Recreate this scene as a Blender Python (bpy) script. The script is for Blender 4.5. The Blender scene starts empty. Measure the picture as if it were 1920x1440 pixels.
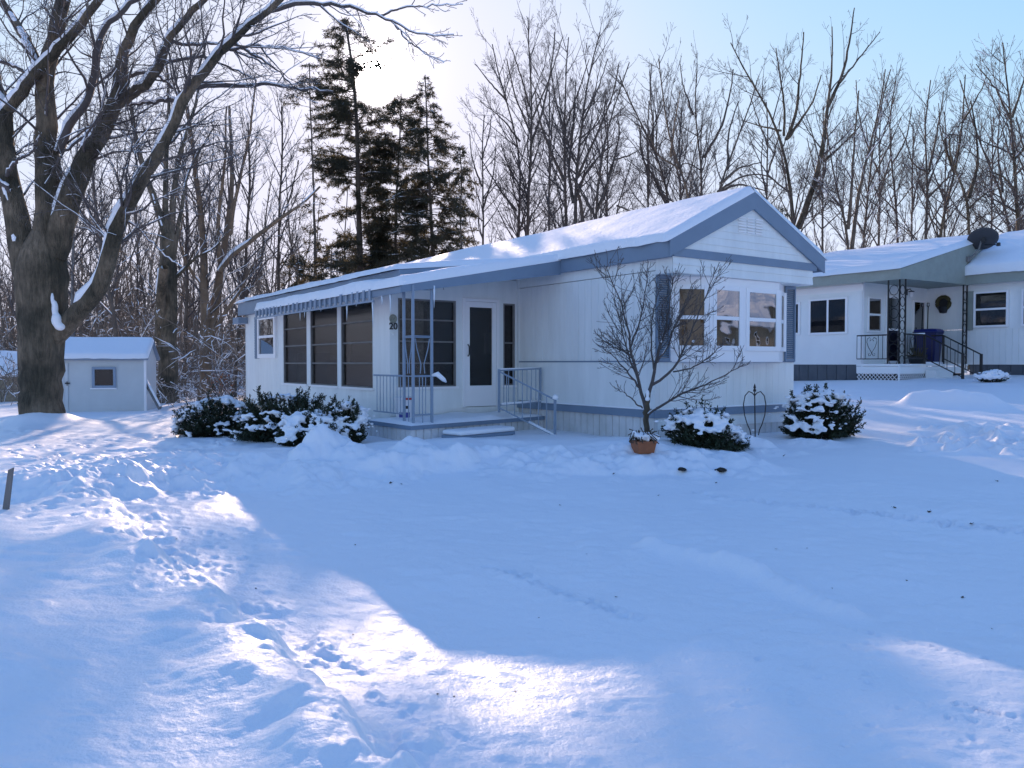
import bpy, math, random
import numpy as np
from mathutils import Vector
random.seed(7)
RNG = np.random.default_rng(11)
scene = bpy.context.scene
COL = scene.collection

# ------------------------------------------------------------------ camera, sky, sun, exposure
F, HOR, EYE = 1500.0, 681.0, 1.22          # focal length and horizon in pixels of the 1920x1440 photograph; eye height
PITCH = math.atan((720 - HOR) / F)
cam_d = bpy.data.cameras.new("camera")
cam_d.sensor_width = 36.0
cam_d.lens = F / 1920 * 36
cam_d.clip_start = 0.05
cam_d.clip_end = 3000
cam = bpy.data.objects.new("camera", cam_d)
COL.objects.link(cam)
cam.location = (0, 0, EYE)
cam.rotation_euler = (math.pi / 2 - PITCH, 0, 0)
scene.camera = cam

SUN_EL = math.radians(19.6)
SUN_AZ = math.radians(-9.6)                 # from +Y, negative = to the left
sdir = Vector((math.sin(SUN_AZ) * math.cos(SUN_EL), math.cos(SUN_AZ) * math.cos(SUN_EL), math.sin(SUN_EL)))
SKY_TINT = (0.505, 0.63, 0.97)
SKY_KNEE = (2.25, 2.2, 2.62)
world = bpy.data.worlds.new("World")
scene.world = world
world.use_nodes = True
wn, wl = world.node_tree.nodes, world.node_tree.links
wn.clear()
w_out = wn.new("ShaderNodeOutputWorld")
w_bg = wn.new("ShaderNodeBackground")
sky = wn.new("ShaderNodeTexSky")
sky.sky_type = 'NISHITA'
sky.sun_disc = False
sky.sun_elevation = SUN_EL
sky.sun_rotation = SUN_AZ
sky.air_density = 1.0
sky.dust_density = 0.3
sky.ozone_density = 2.0
w_bg.inputs['Strength'].default_value = 0.11
# the sun's own bright disc and the aureole of the sky round it
geo = wn.new("ShaderNodeNewGeometry")
dot = wn.new("ShaderNodeVectorMath"); dot.operation = 'DOT_PRODUCT'
dot.inputs[1].default_value = (-sdir.x, -sdir.y, -sdir.z)
wl.new(geo.outputs['Incoming'], dot.inputs[0])
def wmath(op, a, b=None):
    n = wn.new("ShaderNodeMath"); n.operation = op
    for i, x in enumerate((a, b)):
        if x is None: continue
        if isinstance(x, (int, float)): n.inputs[i].default_value = x
        else: wl.new(x, n.inputs[i])
    return n.outputs[0]
one_m = wmath('SUBTRACT', 1.0, dot.outputs['Value'])       # 1 - cos(angle from the sun)
def lobe(deg, amp):
    return wmath('MULTIPLY', wmath('EXPONENT', wmath('MULTIPLY', one_m, -1.0 / (1 - math.cos(math.radians(deg))))), amp)
glow = wmath('ADD', wmath('ADD', lobe(0.7, 600.0), lobe(2.2, 4.0)), lobe(6.0, .35))
def wvec(op, a, b):
    n = wn.new("ShaderNodeVectorMath"); n.operation = op
    for i, x in enumerate((a, b)):
        if isinstance(x, tuple): n.inputs[i].default_value = x
        else: wl.new(x, n.inputs[i])
    return n.outputs[0]
# cool white balance, then a soft shoulder so that the sky close to the sun does not outshine the rest of the dome
tint = wvec('MULTIPLY', sky.outputs[0], SKY_TINT)
sep = wn.new("ShaderNodeSeparateXYZ"); com = wn.new("ShaderNodeCombineXYZ"); wl.new(tint, sep.inputs[0])
for i_ in range(3):
    c_ = sep.outputs[i_]
    f_ = wmath('POWER', wmath('ADD', wmath('POWER', wmath('DIVIDE', c_, SKY_KNEE[i_]), 3.0), 1.0), 1.0 / 3.0)
    wl.new(wmath('DIVIDE', c_, f_), com.inputs[i_])
soft = com.outputs[0]
gcol = wn.new("ShaderNodeVectorMath"); gcol.operation = 'SCALE'
gcol.inputs[0].default_value = (1.0, 0.90, 0.88)
wl.new(glow, gcol.inputs['Scale'])
wl.new(wvec('ADD', soft, gcol.outputs[0]), w_bg.inputs['Color'])
wl.new(w_bg.outputs[0], w_out.inputs['Surface'])

sun_d = bpy.data.lights.new("sun", 'SUN')
sun_d.energy = 2.0
sun_d.angle = math.radians(0.5)
sun_d.color = (0.88, 0.65, 0.49)
sun = bpy.data.objects.new("sun", sun_d)
COL.objects.link(sun)
sun.location = sdir * 60
sun.rotation_euler = sdir.to_track_quat('Z', 'Y').to_euler()

scene.view_settings.view_transform = 'Standard'
scene.view_settings.look = 'None'
scene.view_settings.gamma = 1.0
scene.view_settings.exposure = 1.93
scene.render.engine = 'CYCLES'
scene.cycles.max_bounces = 6
scene.cycles.transparent_max_bounces = 12
scene.cycles.caustics_reflective = False
scene.cycles.caustics_refractive = False

# ------------------------------------------------------------------ pixel <-> place
_fw = np.array([0, math.cos(PITCH), -math.sin(PITCH)]); _up = np.array([0, math.sin(PITCH), math.cos(PITCH)])
_eye = np.array([0, 0, EYE])
def ray(px, py): return _fw * F + np.array([1., 0, 0]) * (px - 960) - _up * (py - 720)
def at_depth(px, py, y):
    r = ray(px, py); return _eye + r * (y / r[1])
def at_z(px, py, z):
    r = ray(px, py); return _eye + r * ((z - EYE) / r[2])

# ------------------------------------------------------------------ noise
def _hash(i, j, s):
    h = (i.astype(np.int64) * 374761393 + j.astype(np.int64) * 668265263 + s * 974634777) & 0x7fffffff
    h = ((h ^ (h >> 13)) * 1274126177) & 0x7fffffff
    return ((h ^ (h >> 16)) & 0xffff) / 65535.0
def vnoise(x, y, s=0):
    xi, yi = np.floor(x), np.floor(y); fx, fy = x - xi, y - yi
    fx = fx * fx * fx * (fx * (fx * 6 - 15) + 10); fy = fy * fy * fy * (fy * (fy * 6 - 15) + 10)
    a, b = _hash(xi, yi, s), _hash(xi + 1, yi, s); c, d = _hash(xi, yi + 1, s), _hash(xi + 1, yi + 1, s)
    return (a + (b - a) * fx) * (1 - fy) + (c + (d - c) * fx) * fy - 0.5
def fbm(x, y, o=4, s=0, g=0.5):
    t, a = 0, 1.0
    for k in range(o):
        t = t + a * vnoise(x * 2 ** k + 17.3 * k, y * 2 ** k - 9.1 * k, s + k); a *= g
    return t
def sstep(a, b, x):
    t = np.clip((x - a) / (b - a), 0, 1); return t * t * (3 - 2 * t)

# ------------------------------------------------------------------ mesh helpers
def link_mesh(name, verts, faces, m=None, parent=None, smooth=False):
    me = bpy.data.meshes.new(name)
    if isinstance(verts, np.ndarray):
        nf, k = faces.shape
        me.vertices.add(len(verts)); me.vertices.foreach_set("co", np.ascontiguousarray(verts, dtype=np.float32).ravel())
        me.loops.add(nf * k); me.loops.foreach_set("vertex_index", np.ascontiguousarray(faces, dtype=np.int32).ravel())
        me.polygons.add(nf); me.polygons.foreach_set("loop_start", np.arange(0, nf * k, k, dtype=np.int32))
        me.update(calc_edges=True)
    else:
        me.from_pydata(verts, [], faces); me.update()
    if smooth: me.polygons.foreach_set("use_smooth", np.ones(len(me.polygons), dtype=bool))
    if m: me.materials.append(m)
    o = bpy.data.objects.new(name, me); COL.objects.link(o)
    if parent: o.parent = parent
    return o
class MB:
    def __init__(s): s.v = []; s.f = []
    def add(s, vs, fs):
        b = len(s.v); s.v += [tuple(float(c) for c in p) for p in vs]; s.f += [tuple(b + i for i in f) for f in fs]; return s
    def hexa(s, p):     # 8 corners: bottom 0-3, top 4-7
        return s.add(p, [(0, 3, 2, 1), (4, 5, 6, 7), (0, 1, 5, 4), (1, 2, 6, 5), (2, 3, 7, 6), (3, 0, 4, 7)])
    def box(s, x0, x1, y0, y1, z0, z1):
        return s.hexa([(x0, y0, z0), (x1, y0, z0), (x1, y1, z0), (x0, y1, z0), (x0, y0, z1), (x1, y0, z1), (x1, y1, z1), (x0, y1, z1)])
    def obox(s, fr, x0, x1, z0, z1, d0, d1):    # fr=(origin, ex, n): x along ex, z up, d along n
        o, ex, n = fr
        P = lambda x, d, z: (o[0] + ex[0] * x + n[0] * d, o[1] + ex[1] * x + n[1] * d, o[2] + z)
        return s.hexa([P(x0, d0, z0), P(x1, d0, z0), P(x1, d1, z0), P(x0, d1, z0), P(x0, d0, z1), P(x1, d0, z1), P(x1, d1, z1), P(x0, d1, z1)])
    def tube(s, pts, r, n=6, caps=True):
        pts = [Vector(p) for p in pts]; k = len(pts)
        rr = r if isinstance(r, (list, tuple)) else [r] * k
        ref = Vector((0.13, 0.31, 0.94)); vs = []
        for i, p in enumerate(pts):
            t = (pts[min(i + 1, k - 1)] - pts[max(i - 1, 0)]).normalized()
            u = t.cross(ref)
            if u.length < 0.15: u = t.cross(Vector((1, 0, 0)))
            u.normalize(); w = t.cross(u)
            for j in range(n):
                a = 2 * math.pi * j / n; vs.append(p + (u * math.cos(a) + w * math.sin(a)) * rr[i])
        fs = [(i * n + j, i * n + (j + 1) % n, (i + 1) * n + (j + 1) % n, (i + 1) * n + j) for i in range(k - 1) for j in range(n)]
        if caps: fs += [tuple(range(n))[::-1], tuple((k - 1) * n + j for j in range(n))]
        return s.add(vs, fs)
    def lathe(s, prof, n=20, c=(0, 0, 0)):
        vs = [(c[0] + r * math.cos(2 * math.pi * j / n), c[1] + r * math.sin(2 * math.pi * j / n), c[2] + z) for r, z in prof for j in range(n)]
        k = len(prof)
        fs = [(i * n + j, i * n + (j + 1) % n, (i + 1) * n + (j + 1) % n, (i + 1) * n + j) for i in range(k - 1) for j in range(n)]
        return s.add(vs, fs + [tuple(range(n))[::-1], tuple((k - 1) * n + j for j in range(n))])
    def build(s, name, m, parent=None, smooth=False, bevel=0.0):
        o = link_mesh(name, s.v, s.f, m, parent, smooth)
        if bevel:
            b = o.modifiers.new("bevel", 'BEVEL'); b.width = bevel; b.segments = 2; b.limit_method = 'ANGLE'
        return o
def thing(name, label, cat, loc=(0, 0, 0), rz=0.0, group=None):
    o = bpy.data.objects.new(name, None); COL.objects.link(o); o.location = tuple(float(c) for c in loc); o.rotation_euler = (0, 0, rz)
    return tag(o, label, cat, group)
def tag(o, label=None, cat=None, group=None, kind=None):
    if label: o['label'] = label
    if cat: o['category'] = cat
    if group: o['group'] = group
    if kind: o['kind'] = kind
    return o

# ------------------------------------------------------------------ materials
def mat(name, col, rough=0.6, var=0.0, scale=4.0, bump=0.0, bscale=30.0, spec=0.4, col2=None, metal=0.0, stretch=None, sss=0.0, bdist=0.02):
    m = bpy.data.materials.new(name); m.use_nodes = True
    nt = m.node_tree; b = nt.nodes['Principled BSDF']
    b.inputs['Roughness'].default_value = rough; b.inputs['Metallic'].default_value = metal
    b.inputs['Specular IOR Level'].default_value = spec
    b.inputs['Base Color'].default_value = (*col, 1)
    if sss:
        b.inputs['Subsurface Weight'].default_value = sss; b.inputs['Subsurface Radius'].default_value = (0.02, 0.03, 0.05); b.inputs['Subsurface Scale'].default_value = 0.5
    tc = nt.nodes.new("ShaderNodeTexCoord"); src = tc.outputs['Object']
    if stretch:
        mp = nt.nodes.new("ShaderNodeMapping"); mp.inputs['Scale'].default_value = stretch
        nt.links.new(src, mp.inputs['Vector']); src = mp.outputs[0]
    if var or col2:
        n = nt.nodes.new("ShaderNodeTexNoise"); n.inputs['Scale'].default_value = scale; n.inputs['Detail'].default_value = 6; n.inputs['Roughness'].default_value = 0.65
        nt.links.new(src, n.inputs['Vector'])
        r = nt.nodes.new("ShaderNodeValToRGB"); r.color_ramp.elements[0].position = 0.33; r.color_ramp.elements[1].position = 0.67
        c2 = col2 or tuple(c * (1 - var) for c in col)
        r.color_ramp.elements[0].color = (*c2, 1); r.color_ramp.elements[1].color = (*col, 1)
        nt.links.new(n.outputs['Fac'], r.inputs[0]); nt.links.new(r.outputs[0], b.inputs['Base Color'])
    if bump:
        n2 = nt.nodes.new("ShaderNodeTexNoise"); n2.inputs['Scale'].default_value = bscale; n2.inputs['Detail'].default_value = 5
        nt.links.new(src, n2.inputs['Vector'])
        bm = nt.nodes.new("ShaderNodeBump"); bm.inputs['Strength'].default_value = bump; bm.inputs['Distance'].default_value = bdist
        nt.links.new(n2.outputs['Fac'], bm.inputs['Height']); nt.links.new(bm.outputs[0], b.inputs['Normal'])
    return m
def glass_mat(name, tint, refl, rough=0.02, wave=0.0, fres=0.6):
    m = bpy.data.materials.new(name); m.use_nodes = True; nt = m.node_tree; nt.nodes.clear()
    out = nt.nodes.new("ShaderNodeOutputMaterial"); mix = nt.nodes.new("ShaderNodeMixShader")
    tr = nt.nodes.new("ShaderNodeBsdfTransparent"); gl = nt.nodes.new("ShaderNodeBsdfGlossy")
    tr.inputs['Color'].default_value = (*tint, 1); gl.inputs['Roughness'].default_value = rough; gl.inputs['Color'].default_value = (0.9, 0.92, 0.95, 1)
    lw = nt.nodes.new("ShaderNodeLayerWeight"); lw.inputs['Blend'].default_value = 0.25
    mm = nt.nodes.new("ShaderNodeMath"); mm.operation = 'MULTIPLY_ADD'; mm.inputs[1].default_value = fres; mm.inputs[2].default_value = refl
    nt.links.new(lw.outputs['Fresnel'], mm.inputs[0]); nt.links.new(mm.outputs[0], mix.inputs[0])
    if wave:
        tc = nt.nodes.new("ShaderNodeTexCoord"); n = nt.nodes.new("ShaderNodeTexNoise"); n.inputs['Scale'].default_value = 2.2; n.inputs['Detail'].default_value = 1
        nt.links.new(tc.outputs['Object'], n.inputs['Vector'])
        bm = nt.nodes.new("ShaderNodeBump"); bm.inputs['Strength'].default_value = wave; bm.inputs['Distance'].default_value = 0.05
        nt.links.new(n.outputs['Fac'], bm.inputs['Height']); nt.links.new(bm.outputs[0], gl.inputs['Normal'])
    nt.links.new(tr.outputs[0], mix.inputs[1]); nt.links.new(gl.outputs[0], mix.inputs[2]); nt.links.new(mix.outputs[0], out.inputs['Surface'])
    return m
M = dict(
    snow=mat("snow", (0.90, 0.91, 0.93), 0.5, bump=0.55, bscale=55, spec=0.35, bdist=0.010),
    roof_snow=mat("roof_snow", (0.90, 0.91, 0.93), 0.6, bump=0.4, bscale=14, spec=0.25, bdist=0.03),
    clump_snow=mat("clump_snow", (0.90, 0.91, 0.93), 0.7, bump=0.5, bscale=25, spec=0.2),
    siding=mat("siding", (0.84, 0.865, 0.85), 0.5, var=0.11, scale=1.6, stretch=(2.5, 2.5, .4), bump=0.05, bscale=60),
    skirt=mat("skirt", (0.74, 0.73, 0.73), 0.6, col2=(0.55, 0.55, 0.53), scale=1.7),
    white=mat("white_vinyl", (0.90, 0.89, 0.89), 0.4),
    blue=mat("blue_trim", (0.20, 0.27, 0.36), 0.5, var=0.12, scale=2.0),
    blue_lt=mat("blue_rail", (0.27, 0.34, 0.43), 0.5, var=0.1, scale=6),
    soffit=mat("soffit", (0.5, 0.53, 0.57), 0.6),
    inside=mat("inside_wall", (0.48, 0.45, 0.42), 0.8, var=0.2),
    pitch=mat("unlit_black", (0.012, 0.012, 0.013), 0.9), inside_dark=mat("inside_dark", (0.06, 0.055, 0.05), 0.8),  # pitch: black painted in for the unlit space under the deck and in the shed
    pane_backing=mat("pane_backing", (0.34, 0.30, 0.24), 0.9, col2=(0.06, 0.045, 0.03), scale=7, stretch=(1.0, 1.0, .6)),  # brown mottling that paints the reflections of the bay panes
    lace=mat("lace_curtain", (0.42, 0.40, 0.36), 0.9, col2=(0.12, 0.11, 0.09), scale=5),
    glass=glass_mat("glass", (0.5, 0.5, 0.5), 0.03, fres=.3),
    bay_glass=glass_mat("bay_glass", (0.6, 0.55, 0.46), 0.05, wave=0.3, fres=.3), screen=glass_mat('window_screen', (0.62, 0.61, 0.60), 0.04, 0.2, 0.0, 0.12),
    dark=mat("dark_metal", (0.02, 0.02, 0.022), 0.45),
    ice=mat("ice", (0.75, 0.82, 0.88), 0.15, spec=0.6),
    bucket=mat("bucket_white", (0.75, 0.75, 0.77), 0.4), bucket_blue=mat("bucket_blue", (0.06, 0.07, 0.30), 0.4), red=mat("red_plastic", (0.45, 0.03, 0.03), 0.4),
    plaque=mat("plaque", (0.36, 0.37, 0.30), 0.6, var=0.4, scale=30), black=mat("black_paint", (0.015, 0.015, 0.018), 0.4),
    nb_wall=mat("white_siding", (0.85, 0.87, 0.86), 0.55, var=0.05, scale=1.5),
    nb_green=mat("green_trim", (0.33, 0.36, 0.32), 0.6, var=0.15, scale=3),
    nb_skirt=mat("dark_skirt", (0.10, 0.115, 0.135), 0.6, var=0.2, scale=3),
    bin=mat("blue_bin", (0.008, 0.012, 0.09), 0.4, var=0.1),
    lid=mat("blue_lid", (0.012, 0.02, 0.14), 0.4),
    shed=mat("shed_wall", (0.60, 0.635, 0.64), 0.6, var=0.07, scale=2),
    bark=mat("bark", (0.23, 0.185, 0.14), 0.9, col2=(0.09, 0.075, 0.055), scale=5, bump=0.9, bscale=14, stretch=(3.0, 3.0, 0.6), bdist=0.06),
    bark_far=mat("bark_far", (0.15, 0.12, 0.095), 0.9, col2=(0.075, 0.06, 0.05), scale=2),
    bark_tan=mat("bark_tan", (0.26, 0.18, 0.115), 0.9, col2=(0.13, 0.095, 0.065), scale=2),
    twig=mat("twig", (0.10, 0.085, 0.08), 0.85),
    brush=mat("brush_twig", (0.27, 0.21, 0.16), 0.85, col2=(0.14, 0.11, 0.085), scale=0.7),
    needle=mat("needle", (0.045, 0.05, 0.032), 0.7, col2=(0.022, 0.027, 0.018), scale=2.5),
    yew=mat("yew_needle", (0.035, 0.055, 0.025), 0.6, col2=(0.012, 0.02, 0.010), scale=6),
    yew_wood=mat("yew_wood", (0.06, 0.045, 0.03), 0.8),
    leaf_dry=mat("dry_leaf", (0.05, 0.035, 0.025), 0.8), pot=mat("terracotta", (0.36, 0.13, 0.06), 0.75, var=0.2, scale=12),
    iron=mat("wrought_iron", (0.025, 0.022, 0.02), 0.5), dirt=mat("dirt", (0.03, 0.025, 0.02), 0.9),
    wood_grey=mat("grey_wood", (0.22, 0.21, 0.20), 0.8, var=0.3, scale=5), tan=mat("tan_wall", (0.40, 0.33, 0.24), 0.8, col2=(0.24, 0.20, 0.15), scale=9),
    green_plastic=mat("green_wreath", (0.04, 0.05, 0.02), 0.7, col2=(0.09, 0.06, 0.02), scale=40),
    dish=mat("dish_grey", (0.05, 0.05, 0.055), 0.5), rust=mat("rusty_leaves", (0.30, 0.11, 0.04), 0.8),
)

def leafy(m, col, amount):      # light passing through needles
    nt = m.node_tree; b = nt.nodes['Principled BSDF']; out = nt.nodes['Material Output']
    t = nt.nodes.new("ShaderNodeBsdfTranslucent"); t.inputs['Color'].default_value = (*col, 1)
    mx = nt.nodes.new("ShaderNodeMixShader"); mx.inputs[0].default_value = amount
    nt.links.new(b.outputs[0], mx.inputs[1]); nt.links.new(t.outputs[0], mx.inputs[2]); nt.links.new(mx.outputs[0], out.inputs['Surface'])
leafy(M['needle'], (0.17, 0.145, 0.085), .35)
# old bark: dark wet streaks and pale lichen patches over the furrows
nt = M['bark'].node_tree; b_ = nt.nodes['Principled BSDF']; lk = b_.inputs['Base Color'].links[0].from_socket
tc_ = nt.nodes.new("ShaderNodeTexCoord"); n_ = nt.nodes.new("ShaderNodeTexNoise"); n_.inputs['Scale'].default_value = 1.3; n_.inputs['Detail'].default_value = 5
nt.links.new(tc_.outputs['Object'], n_.inputs['Vector'])
r_ = nt.nodes.new("ShaderNodeValToRGB"); r_.color_ramp.elements[0].position = .40; r_.color_ramp.elements[1].position = .62; r_.color_ramp.elements[0].color = (.38, .40, .36, 1); r_.color_ramp.elements[1].color = (1.15, 1.1, 1.0, 1)
nt.links.new(n_.outputs['Fac'], r_.inputs[0])
mm_ = nt.nodes.new("ShaderNodeMix"); mm_.data_type = 'RGBA'; mm_.blend_type = 'MULTIPLY'; mm_.inputs['Factor'].default_value = 1.0
nt.links.new(lk, mm_.inputs['A']); nt.links.new(r_.outputs[0], mm_.inputs['B']); nt.links.new(mm_.outputs['Result'], b_.inputs['Base Color'])
# ------------------------------------------------------------------ terrain
TP = np.array([(0,0,-.35),(3,0,-.35),(-3,0,-.16),(0,4,-.33),(4,4,-.33),(0,8,-.22),(3,8,-.2),(-2.6,8,-.2),(1,10.4,-.06),(4,11,0.0),(-1.5,11,-.03),
    (2.2,12.2,.03),(-1,14,.03),(-4,15,0),(4,15,.03),(-6,12,-.12),(-10,17,-.23),(-11.5,26,-.32),(-20,26,-.4),(7,10,0),(6,14,.08),(8,17.5,.36),(9,20,.6),(10,23,.74),
    (13.5,20.5,.76),(16,19,.80),(25,22,.9),(14,10,.2),(-4,4,-.10),(-8,4,-.08),(-8,8,-.12),(10,4,-.2),(0,30,0),(-10,40,-.4),(30,40,1),(-40,40,-.5),
    (40,10,.5),(0,-10,-.4),(-30,0,-.2),(30,-10,-.1),(0,120,0),(120,120,0),(-120,120,0),(120,0,0),(-120,0,0),(0,-120,0),(120,-120,0),(-120,-120,0)], float)
def _tps(r2): return np.where(r2 > 1e-9, r2 * np.log(r2 + 1e-12), 0) * 0.5
_K = _tps(((TP[:, None, :2] - TP[None, :, :2]) ** 2).sum(-1)) + np.eye(len(TP)) * 1.5
_A = np.zeros((len(TP) + 3,) * 2); _A[:len(TP), :len(TP)] = _K
_A[:len(TP), len(TP):] = np.c_[np.ones(len(TP)), TP[:, :2]]; _A[len(TP):, :len(TP)] = _A[:len(TP), len(TP):].T
_W = np.linalg.solve(_A, np.r_[TP[:, 2], 0, 0, 0])
def zbase(x, y):
    x = np.asarray(x, float); y = np.asarray(y, float); sh = x.shape; x = x.ravel(); y = y.ravel()
    z = _W[-3] + _W[-2] * x + _W[-1] * y
    for i in range(len(TP)): z = z + _W[i] * _tps((x - TP[i, 0]) ** 2 + (y - TP[i, 1]) ** 2)
    far = sstep(90, 140, np.hypot(x, y))
    return (z * (1 - far)).reshape(sh)
def gp(px, py, dz=0.0):      # pixel -> point on the bare terrain
    z = -0.1
    for _ in range(12):
        p = at_z(px, py, z + dz); z = 0.5 * z + 0.5 * float(zbase(p[0], p[1]))
    return p
def seg_dist(x, y, poly):     # distance and signed side to a polyline, plus parameter along it
    best = np.full(x.shape, 1e9); side = np.zeros(x.shape); along = np.zeros(x.shape); acc = 0.0
    for (ax, ay), (bx, by) in zip(poly[:-1], poly[1:]):
        dx, dy = bx - ax, by - ay; L = math.hypot(dx, dy)
        t = np.clip(((x - ax) * dx + (y - ay) * dy) / (L * L), 0, 1)
        d = np.hypot(x - ax - t * dx, y - ay - t * dy); m = d < best
        best = np.where(m, d, best); side = np.where(m, np.sign(dx * (y - ay) - dy * (x - ax)), side); along = np.where(m, acc + t * L, along); acc += L
    return best, side, along
def pxpoly(pts, dz=0.0): return [tuple(gp(a, b, dz)[:2]) for a, b in pts]
PLOW = pxpoly([(150,915),(205,950),(265,1010),(320,1055),(375,1095),(420,1140),(470,1180),(530,1265),(590,1340),(650,1390),(740,1470),(1000,1800)], .1)
WIND = pxpoly([(1215,1030),(1290,1050),(1400,1078),(1450,1100),(1520,1132),(1590,1160)])
BANK = pxpoly([(215,965),(330,925),(420,915),(560,925),(700,905),(830,893),(930,885),(1060,893),(1200,893),(1330,895),(1480,890),(1560,880)])
MOUNDS = [  # px of the crest, crest row, half width in px, depth, rise
    (395, 852, 62, 9.6, .9), (300, 880, 60, 9.0, .8), (610, 802, 62, 10.2, .75), (575, 830, 50, 9.9, .7), (660, 838, 60, 9.9, .7), (770, 822, 62, 10.4, .7), (720, 850, 60, 9.9, .8),
    (850, 848, 60, 10.3, .8), (470, 880, 70, 9.3, .8), (940, 862, 50, 10.4, .6), (1030, 852, 45, 11.0, .6), (1130, 862, 60, 10.7, .7), (1260, 862, 60, 10.3, .7), (1350, 850, 60, 10.5, .7), (1440, 838, 55, 11.2, .7), (1520, 822, 60, 12.0, .7), (1400, 815, 50, 11.6, .5)]
TREE_XY = at_depth(84, 805, 17.5)[:2]
def pits_list():
    r = np.random.default_rng(5); P = []
    def region(n, x0, x1, y0, y1, rad, dep):     # scattered foot marks in a pixel box
        for _ in range(n):
            p = gp(r.uniform(x0, x1), r.uniform(y0, y1)); P.append((p[0], p[1], r.uniform(*rad), r.uniform(*dep), r.uniform(0, 3.14), r.uniform(.45, .8)))
    region(330, 20, 430, 815, 935, (.07, .16), (.02, .055)); region(50, 0, 200, 930, 1000, (.05, .09), (.008, .02))
    region(60, 300, 480, 985, 1080, (.04, .08), (.006, .016)); region(40, 250, 380, 1000, 1140, (.03, .06), (.006, .014))
    region(26, 1320, 1640, 1180, 1320, (.02, .045), (.004, .010)); region(12, 1560, 1900, 1300, 1400, (.02, .05), (.004, .011)); region(60, 560, 1100, 1180, 1420, (.012, .03), (.002, .006))
    region(90, 1740, 1920, 800, 850, (.15, .3), (.04, .1))
    def track(a, b, n, rad, dep):
        for k in range(n):
            t = (k + .5) / n; p = gp(a[0] + (b[0] - a[0]) * t + r.normal() * 4, a[1] + (b[1] - a[1]) * t + r.normal() * 1.5)
            P.append((p[0], p[1], rad * r.uniform(.7, 1.2), dep * r.uniform(.5, 1.2), .4, .45))
    track((1280, 922), (1920, 1000), 46, .075, .03); track((915, 1068), (1200, 1168), 30, .055, .022); track((1560, 1180), (1920, 1250), 20, .035, .008); track((1790, 1325), (1915, 1352), 8, .035, .012)
    return P
def ground_z(x, y):
    z = zbase(x, y); n1 = fbm(x * .5, y * .5, 3, 3); r = np.hypot(x, y)
    near = r < 40
    z = z + n1 * .05 + fbm(x * 2.1, y * 2.1, 3, 9) * .012
    if not near.any(): return z
    X, Y = x[near], y[near]; dz = np.zeros(X.shape)
    d, s, al = seg_dist(X, Y, PLOW)
    sd = -d * s                                  # positive on the lawn side
    wob = fbm(al * 2.3, al * .7, 4, 21) * .22; sd = sd + wob
    left = (X < 2.5) & (Y < 9)
    sd = np.where(left, sd, -2)
    step = sstep(-.10, .03, sd) * .11 + np.exp(-((sd - .16) / .26) ** 2) * (.04 + .07 * np.clip(fbm(al * 2.1, sd * 1.5, 3, 5) + .4, 0, 1))
    lump = np.exp(-((sd + .18) / .28) ** 2) * (np.clip(fbm(X * 5, Y * 5, 4, 31), 0, 1) * .10) + np.exp(-(sd / .14) ** 2) * np.clip(fbm(X * 7, Y * 7, 3, 33) - .05, 0, 1) * .09
    dz += np.where(Y < 9, step + lump, 0) * sstep(.0, 1.1, al)
    d, s, al = seg_dist(X, Y, WIND)
    dz += np.exp(-(d / .09) ** 2) * (.06 + .09 * np.clip(fbm(al * 4, al, 3, 41) + .2, 0, 1)) + np.exp(-(d / .5) ** 2) * .015
    d, s, al = seg_dist(X, Y, BANK)
    sb = d * s
    bank = sstep(.0, .6, al) * sstep(al.max() - .02, al.max() - 1.6, al) * sstep(-.05, .55, sb) * sstep(4.0, 1.2, sb) * (.17 + .09 * fbm(X * 1.2, Y * 1.2, 3, 51)) * sstep(6.6, 5.0, X)
    dz += np.where((Y > 7.5), bank, 0)
    rough = sstep(.0, .6, al) * sstep(al.max() - .02, al.max() - 1.6, al) * np.exp(-((sb - .5) / .7) ** 2) * (Y > 7.5) * sstep(6.5, 4.5, X)
    dz += rough * (np.clip(fbm(X * 3.2, Y * 3.2, 4, 61), -.25, 1) * .16 + np.clip(fbm(X * 9, Y * 9, 3, 71), 0, 1) * .06)
    for k, (px, py, hw, dep, sh) in enumerate(MOUNDS):
        c = at_depth(px, py, dep); w = hw / F * dep; ax = (X - c[0]) / w; ay = (Y - c[1]) / (w * 1.05)
        ang = np.arctan2(ay, ax); q = np.hypot(ax, ay) * (1 + .18 * vnoise(ang * 1.3 + 5 * k, ang * 0 + k, 80 + k) + .25 * fbm(X * 3, Y * 3, 3, 84 + k))
        h = c[2] - float(zbase(c[0], c[1]))
        prof = np.clip(1 - q / 1.25, 0, 1); prof = np.sin(np.clip(prof * 1.15, 0, 1) * math.pi / 2) ** 1.25
        dz = np.maximum(dz, h * prof * (1 + .30 * fbm(X * 4, Y * 4, 4, 90)) + prof * np.clip(fbm(X * 8, Y * 8, 3, 95), 0, 1) * .07)
    cr = sstep(11, 7, Y)
    dz += cr * (fbm(X * 6, Y * 10, 3, 15) * .011 + fbm(X * 19, Y * 30, 2, 16) * .0045 + np.clip(fbm(X * 3, Y * 4.5, 3, 17) - .25, 0, 1) * .05)
    sx_, sy_ = 2.178 + .821 * -1.75 - .570 * 1.35, 12.19 + .570 * -1.75 + .821 * 1.35      # trodden hollow before the porch step
    dz *= 1 - .8 * np.exp(-((X - sx_) / .95) ** 2 - ((Y - sy_) / .75) ** 2)
    # drift against the maple's trunk
    q = np.hypot(X - TREE_XY[0], Y - TREE_XY[1] + .1)
    dz += .32 * np.exp(-(q / .75) ** 2) + .12 * np.exp(-(q / 1.9) ** 2)
    # buried log shapes near the neighbour's drive
    a = at_depth(1715, 800, 16.2); b = at_depth(1850, 792, 15.4)
    d, s, al = seg_dist(X, Y, [tuple(a[:2]), tuple(b[:2])])
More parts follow.
